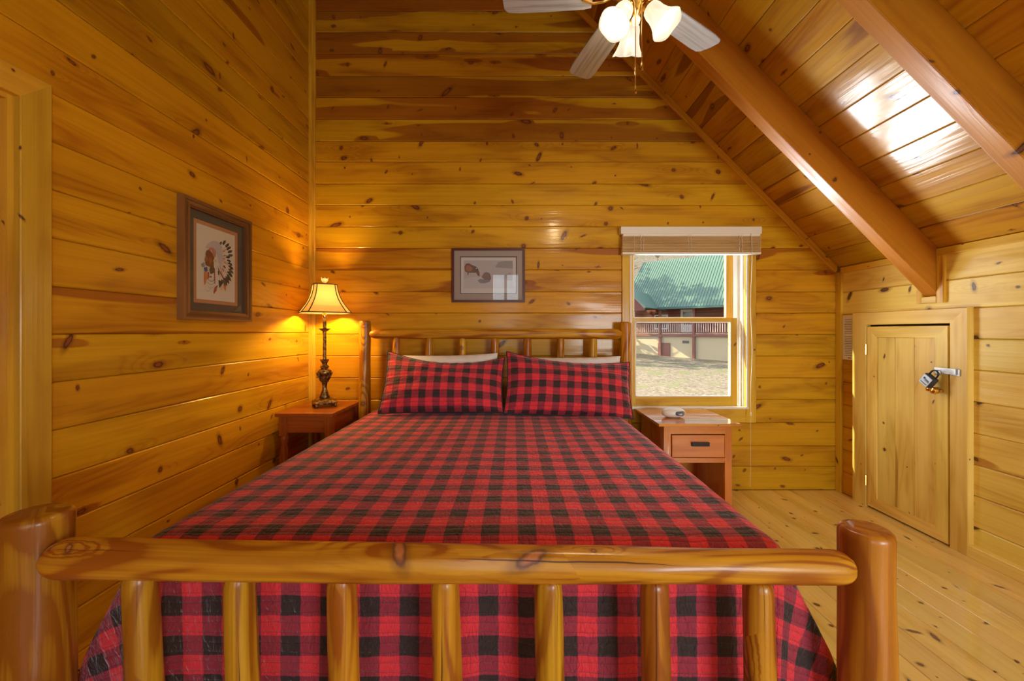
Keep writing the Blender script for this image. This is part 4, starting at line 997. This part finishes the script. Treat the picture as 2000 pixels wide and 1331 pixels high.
# picture 2 on the far wall
qx0, qx1, qz0, qz1 = (882-VX)/F*3.235, (1025.5-VX)/F*3.235, EYE+(VY-590.5)*3.235/F, EYE+(VY-484.5)*3.235/F
p2 = thing('framed_wildlife_print', 'small mahogany framed print of bison in snow above the headboard', 'picture', ((qx0+qx1)/2, YB, qz0))
framed(p2, lambda a, b, d: Vector((qx0+a, YB-d, qz0+b)), qx1-qx0, qz1-qz0, .019, .022, .050, M_MAHOG, (.42, .37, .34), (.06, .06, .055), (.66, .66, .68), .004, False)
YA = YB-.0068
def f2(cx_, cy_, e):
    Y = YA-e; return Vector(((870+cx_/10.24-VX)/F*Y, Y, EYE+(VY-470-cy_/10.24)*Y/F))
A = Art(f2); SN = (.50, .50, .56)
A.poly([(370,400),(1350,400),(1350,960),(370,960)], SN); A.poly([(370,760),(700,720),(1350,800),(1350,960),(370,960)], (.56, .57, .62))
A.poly([(385,600),(380,520),(410,465),(470,455),(540,495),(610,520),(650,560),(680,640),(685,720),(650,710),(610,640),(570,650),(540,640),(500,650),(470,640),(455,695),(440,690),(440,640),(405,630)], (.22, .13, .10))
A.poly([(400,560),(430,500),(500,510),(540,560),(510,620),(430,620)], (.38, .20, .13)); A.poly([(560,530),(620,530),(645,600),(620,640),(580,620)], (.16, .12, .12))
A.ell(630, 580, 12, 16, (.05,.04,.05)); A.ell(620, 560, 16, 8, WH)
A.poly([(720,730),(770,650),(820,630),(890,660),(920,760),(880,820),(800,800)], (.26, .20, .20)); A.poly([(640,800),(700,770),(860,790),(900,820),(780,860),(690,850)], (.26, .29, .34))
A.poly([(1000,520),(1060,430),(1180,410),(1340,410),(1350,560),(1010,540)], (.36, .35, .37)); A.poly([(1200,700),(1280,640),(1340,700),(1330,800),(1230,800)], (.40, .38, .38))
A.build('bison_print', p2)

# ================================================================== OUTDOORS
n = N('dry_grass'); p = n.node('TexCoord').outputs['Object']
a = n.noise(p, 1.1, 4.); b = n.noise(p, 5., 6., .75)
col = n.mix(n.mr(a, .5, .68), n.mix(n.mr(b, .35, .65), (.33, .275, .20), (.13, .10, .07)), n.mix(n.mr(b, .4, .6), (.14, .17, .06), (.22, .22, .10)))
M_GRASS = n.done(n.bsdf(col, .95, normal=n.bump(b, 1., .05)))
n = N('bark'); p = n.node('TexCoord').outputs['Object']
M_BARK = n.done(n.bsdf(n.mix(n.noise(p, 8., 3.), (.10, .07, .05), (.22, .17, .13)), .9))
M_LEAF = plain('evergreen_leaf', (.05, .09, .025), .7)
M_ROOF = plain('green_metal_roof', (.105, .185, .145), .42, 0, spec=.5)
M_ROOFD = plain('dark_green_metal', (.03, .10, .09), .5)
M_LOGSIDING = plain('red_brown_log_siding', (.20, .055, .03), .6)
M_REDWOOD = plain('stained_porch_wood', (.16, .045, .035), .6)
M_BLOCK = plain('tan_block', (.40, .33, .22), .85)
M_DKGL = plain('dark_window_glass', (.03, .035, .04), .1)
H0 = Vector((10.7, 35, 0)); HU = Vector((.757, -.653, 0)); HN = Vector((-.653, -.757, 0))
def hp(u, n_, z): return H0+HU*u+HN*n_+Vector((0, 0, z))
def ground_z(x_, y_):
    d = Vector((x_, y_, 0))-H0; q = d.dot(HN)            # distance in front of the house
    base = -.62-d.dot(HU)*.045
    q = max(0, q)
    return base-.035*q-max(0, q-12)*.05+.06*mnoise.noise(Vector((x_*.3, y_*.3, 0)))
vs = []; fs = []; nx_, ny_ = 70, 80
for j in range(ny_+1):
    for i in range(nx_+1):
        X = -25+75*i/nx_; Y = 3.6+75*j/ny_; z = ground_z(X, Y)
        if Y > 46: z += (Y-46)*.75
        vs.append((X, Y, min(z, 22)))
for j in range(ny_):
    for i in range(nx_): a = j*(nx_+1)+i; fs.append((a, a+1, a+nx_+2, a+nx_+1))
o = link('ground', mesh('ground', vs, fs), None, Matrix(), M_GRASS, True); o['kind'] = 'structure'
# house
hs = thing('log_house', 'log house with green metal roof and long porch beyond the yard', 'house', tuple(hp(0, 0, -.7)))
def hbox(g, u0, u1, n0, n1, z0, z1, m=0):
    vs = [hp(u, q, z) for z in (z0, z1) for q in (n0, n1) for u in (u0, u1)]
    return g.add(vs, [(0,2,3,1), (4,5,7,6), (0,1,5,4), (2,6,7,3), (0,4,6,2), (1,3,7,5)], None, m)
UE0, UE1 = -1.2, 14
PN = 2.2                                                 # porch depth forward of the wall; posts stand at n = 0
hbox(G(), UE0, UE1, -8, -.1, -1.6, .90).build('foundation_wall', M_BLOCK, hs)
for k in range(9): hbox(G(), UE0+.2, UE1-.2, -7.5, -PN+.05*(k % 2), 1.15+k*.25, 1.15+k*.25+.235).build('wall_log', M_LOGSIDING, hs)
hbox(G(), UE0-.2, UE1+.2, -PN-.2, .12, .90, 1.08).build('porch_deck', M_REDWOOD, hs)
for u in (-.4, 2.2, 4.9, 7.6, 10.4):
    hbox(G(), u-.09, u+.09, -.09, .09, -1.5, 3.3).build('porch_post', M_REDWOOD, hs)
g = G(); hbox(g, UE0, UE1, -.05, .05, 1.95, 2.05); hbox(g, UE0, UE1, -.05, .05, 1.18, 1.26); g.build('porch_handrail', M_REDWOOD, hs)
g = G(); u = UE0
while u < UE1: hbox(g, u, u+.06, -.02, .02, 1.26, 1.95); u += .17
o = g.build('baluster', plain('pale_baluster', (.46, .33, .31), .6), hs); o['kind'] = 'stuff'
hbox(G(), UE0, UE1, -.12, .10, 3.15, 3.33).build('porch_beam', M_REDWOOD, hs)
u = UE0
while u < UE1: hbox(G(), u, u+.12, .10, .45, 3.18, 3.30).build('rafter_tail', plain('pale_tail', (.42, .30, .2), .6) if u == UE0 else bpy.data.materials['pale_tail'], hs); u += .9
for (a, b, c, d) in ((-2.2, -1.2, 1.6, 2.7), (1.0, 2.0, 1.6, 2.7), (8.4, 9.6, 1.6, 2.8)):
    fr_ = hbox(G(), a-.1, b+.1, -PN-.02, -PN+.12, c-.1, d+.1).build('house_window', M_WHITE, hs); hbox(G(), a, b, -PN+.1, -PN+.14, c, d).build('window_glass', M_DKGL, fr_)
fr_ = hbox(G(), 3.2, 4.3, -PN-.02, -PN+.12, 1.1, 3.2).build('house_door', M_WHITE, hs); hbox(G(), 3.4, 4.1, -PN+.1, -PN+.14, 1.9, 3.0).build('window_glass', M_DKGL, fr_)
hbox(G(), 2.0, 3.0, -.1, -.04, -.85, .35).build('crawl_door', M_REDWOOD, hs)
hbox(G(), 4.0, 4.5, -.1, -.05, .35, .55).build('vent', M_DKGL, hs)
# roof
EZ, RZ_, RN, EN = 3.28, 8.1, -4.6, .55
g = G(); e0, e1 = hp(-1.2, EN, EZ), hp(UE1+.5, EN, EZ); r0_, r1_ = hp(-1.2, RN, RZ_), hp(UE1+.5, RN, RZ_); nr = (e1-e0).cross(r0_-e0).normalized()
g.prism([e0, e1, r1_, r0_], -nr*.1); rf = g.build('roof', M_ROOF, hs)
b0_, b1_ = hp(-1.2, RN-5.1, EZ), hp(UE1+.5, RN-5.1, EZ)
G().prism([r0_, r1_, b1_, b0_], (0, 0, -.1)).build('roof_rear', M_ROOF, hs)
g = G(); u = -1.1
while u < UE1+.5:
    a = hp(u, EN, EZ); b = hp(u, RN, RZ_); w_ = HU*.02
    g.prism([a-w_, a+w_, b+w_, b-w_], nr*(.035 if nr.z > 0 else -.035)); u += .22
o = g.build('standing_seam', M_ROOF, rf); o['kind'] = 'stuff'
hbox(G(), -1.3, UE1+.6, EN-.02, EN+.08, EZ-.14, EZ+.03).build('eave_fascia', M_ROOFD, hs)
# gabled dormer roof at the left end
g = G(); g.prism([hp(-1.2, 3.0, 3.0), hp(.9, 3.0, 4.6), hp(2.25, 3.0, 3.2), hp(2.05, 3.0, 3.15), hp(.9, 3.0, 4.35), hp(-1.1, 3.0, 2.85)], -HN*4.5); g.build('porch_gable_roof', M_ROOF, hs)
g = G(); g.prism([hp(-1.1, 2.8, 2.95), hp(.9, 2.8, 4.4), hp(2.0, 2.8, 3.2), hp(2.0, 2.8, 3.0)], -HN*.1); g.build('porch_gable', M_REDWOOD, hs)
# trees
def tree(x_, y_, h_, seed, leaves, label, group, crown=3.2, r_=.16, tl=.35):
    rg = random.Random(seed); z0 = ground_z(x_, y_)+(max(0, y_-46)*.75)-.2
    root = thing('tree', label, 'tree', (x_, y_, z0), group)
    g = G(); pts = [Vector((x_+rg.uniform(-.3,.3)*t, y_+rg.uniform(-.3,.3)*t, z0+h_*t)) for t in (0, .3, .6, 1)]
    g.tube(pts, [r_, r_*.8, r_*.5, r_*.12], 7)
    g.build('trunk', M_BARK, root, True)
    g = G(); ends_ = []
    for k in range(26 if leaves else 18):
        t = rg.uniform(tl, .95); b = Vector((x_, y_, z0+h_*t)); a = rg.uniform(0, 2*PI); L = crown*(1.15-t)*rg.uniform(.6, 1.1)
        e = b+Vector((math.cos(a)*L, math.sin(a)*L, L*.45)); g.tube([b, (b+e)/2+Vector((0,0,.1)), e], [.05, .03, .01], 5)
        ends_.append((b, e))
        for q in range(3):
            m_ = b.lerp(e, rg.uniform(.4, .9)); e2_ = m_+Vector((rg.uniform(-1,1), rg.uniform(-1,1), rg.uniform(0,1)))*.9; g.tube([m_, e2_], [.02, .006], 4); ends_.append((m_, e2_))
    o = g.build('branch', M_BARK, root); o['kind'] = 'stuff'
    if leaves:
        g = G()
        for k in range(leaves):
            b, e = ends_[rg.randrange(len(ends_))]; c_ = b.lerp(e, rg.uniform(.3, 1.05))+Vector((rg.gauss(0, .3), rg.gauss(0, .3), rg.gauss(0, .25)))
            u_ = Vector((rg.uniform(-1,1), rg.uniform(-1,1), rg.uniform(-.5,.5))).normalized()*rg.uniform(.14, .3); v_ = u_.orthogonal().normalized()*.15
            g.add([c_-u_, c_+v_, c_+u_, c_-v_], [(0,1,2,3)])
        o = g.build('foliage', M_LEAF, root); o['kind'] = 'stuff'
    return root
for k, (dx_, dy_, what) in enumerate(((0, 0, 'leftmost of the row'), (3.6, 1.2, 'second from the left'), (7.4, -.4, 'third from the left'), (11.5, 1.5, 'fourth from the left'), (15.5, .2, 'fifth from the left'), (19.8, 1.8, 'sixth from the left'), (24., .6, 'rightmost of the row'))):
    tree(15+dx_, 50+dy_, 9+k % 3, 100+k, 0, 'bare brown tree on the slope behind the green roof, '+what, 'bare trees behind the house', 1.9)
for k, (x_, y_, h_, what) in enumerate(((2, 30.5, 12, 'nearest of the grove'), (3.6, 35.2, 13, 'closest to the green roof'), (.5, 38.5, 15, 'in the middle of the grove'), (4.2, 41, 13, 'beside the hill foot'), (-3, 34.5, 16, 'on the near left side of the grove'), (-2.5, 43.5, 18, 'leftmost and tallest of the grove'))):
    tree(x_, y_, h_, 201+k, 1000, 'leafy evergreen tree left of the yard, '+what, 'evergreen grove left of the yard', 4.0, .25, .12)
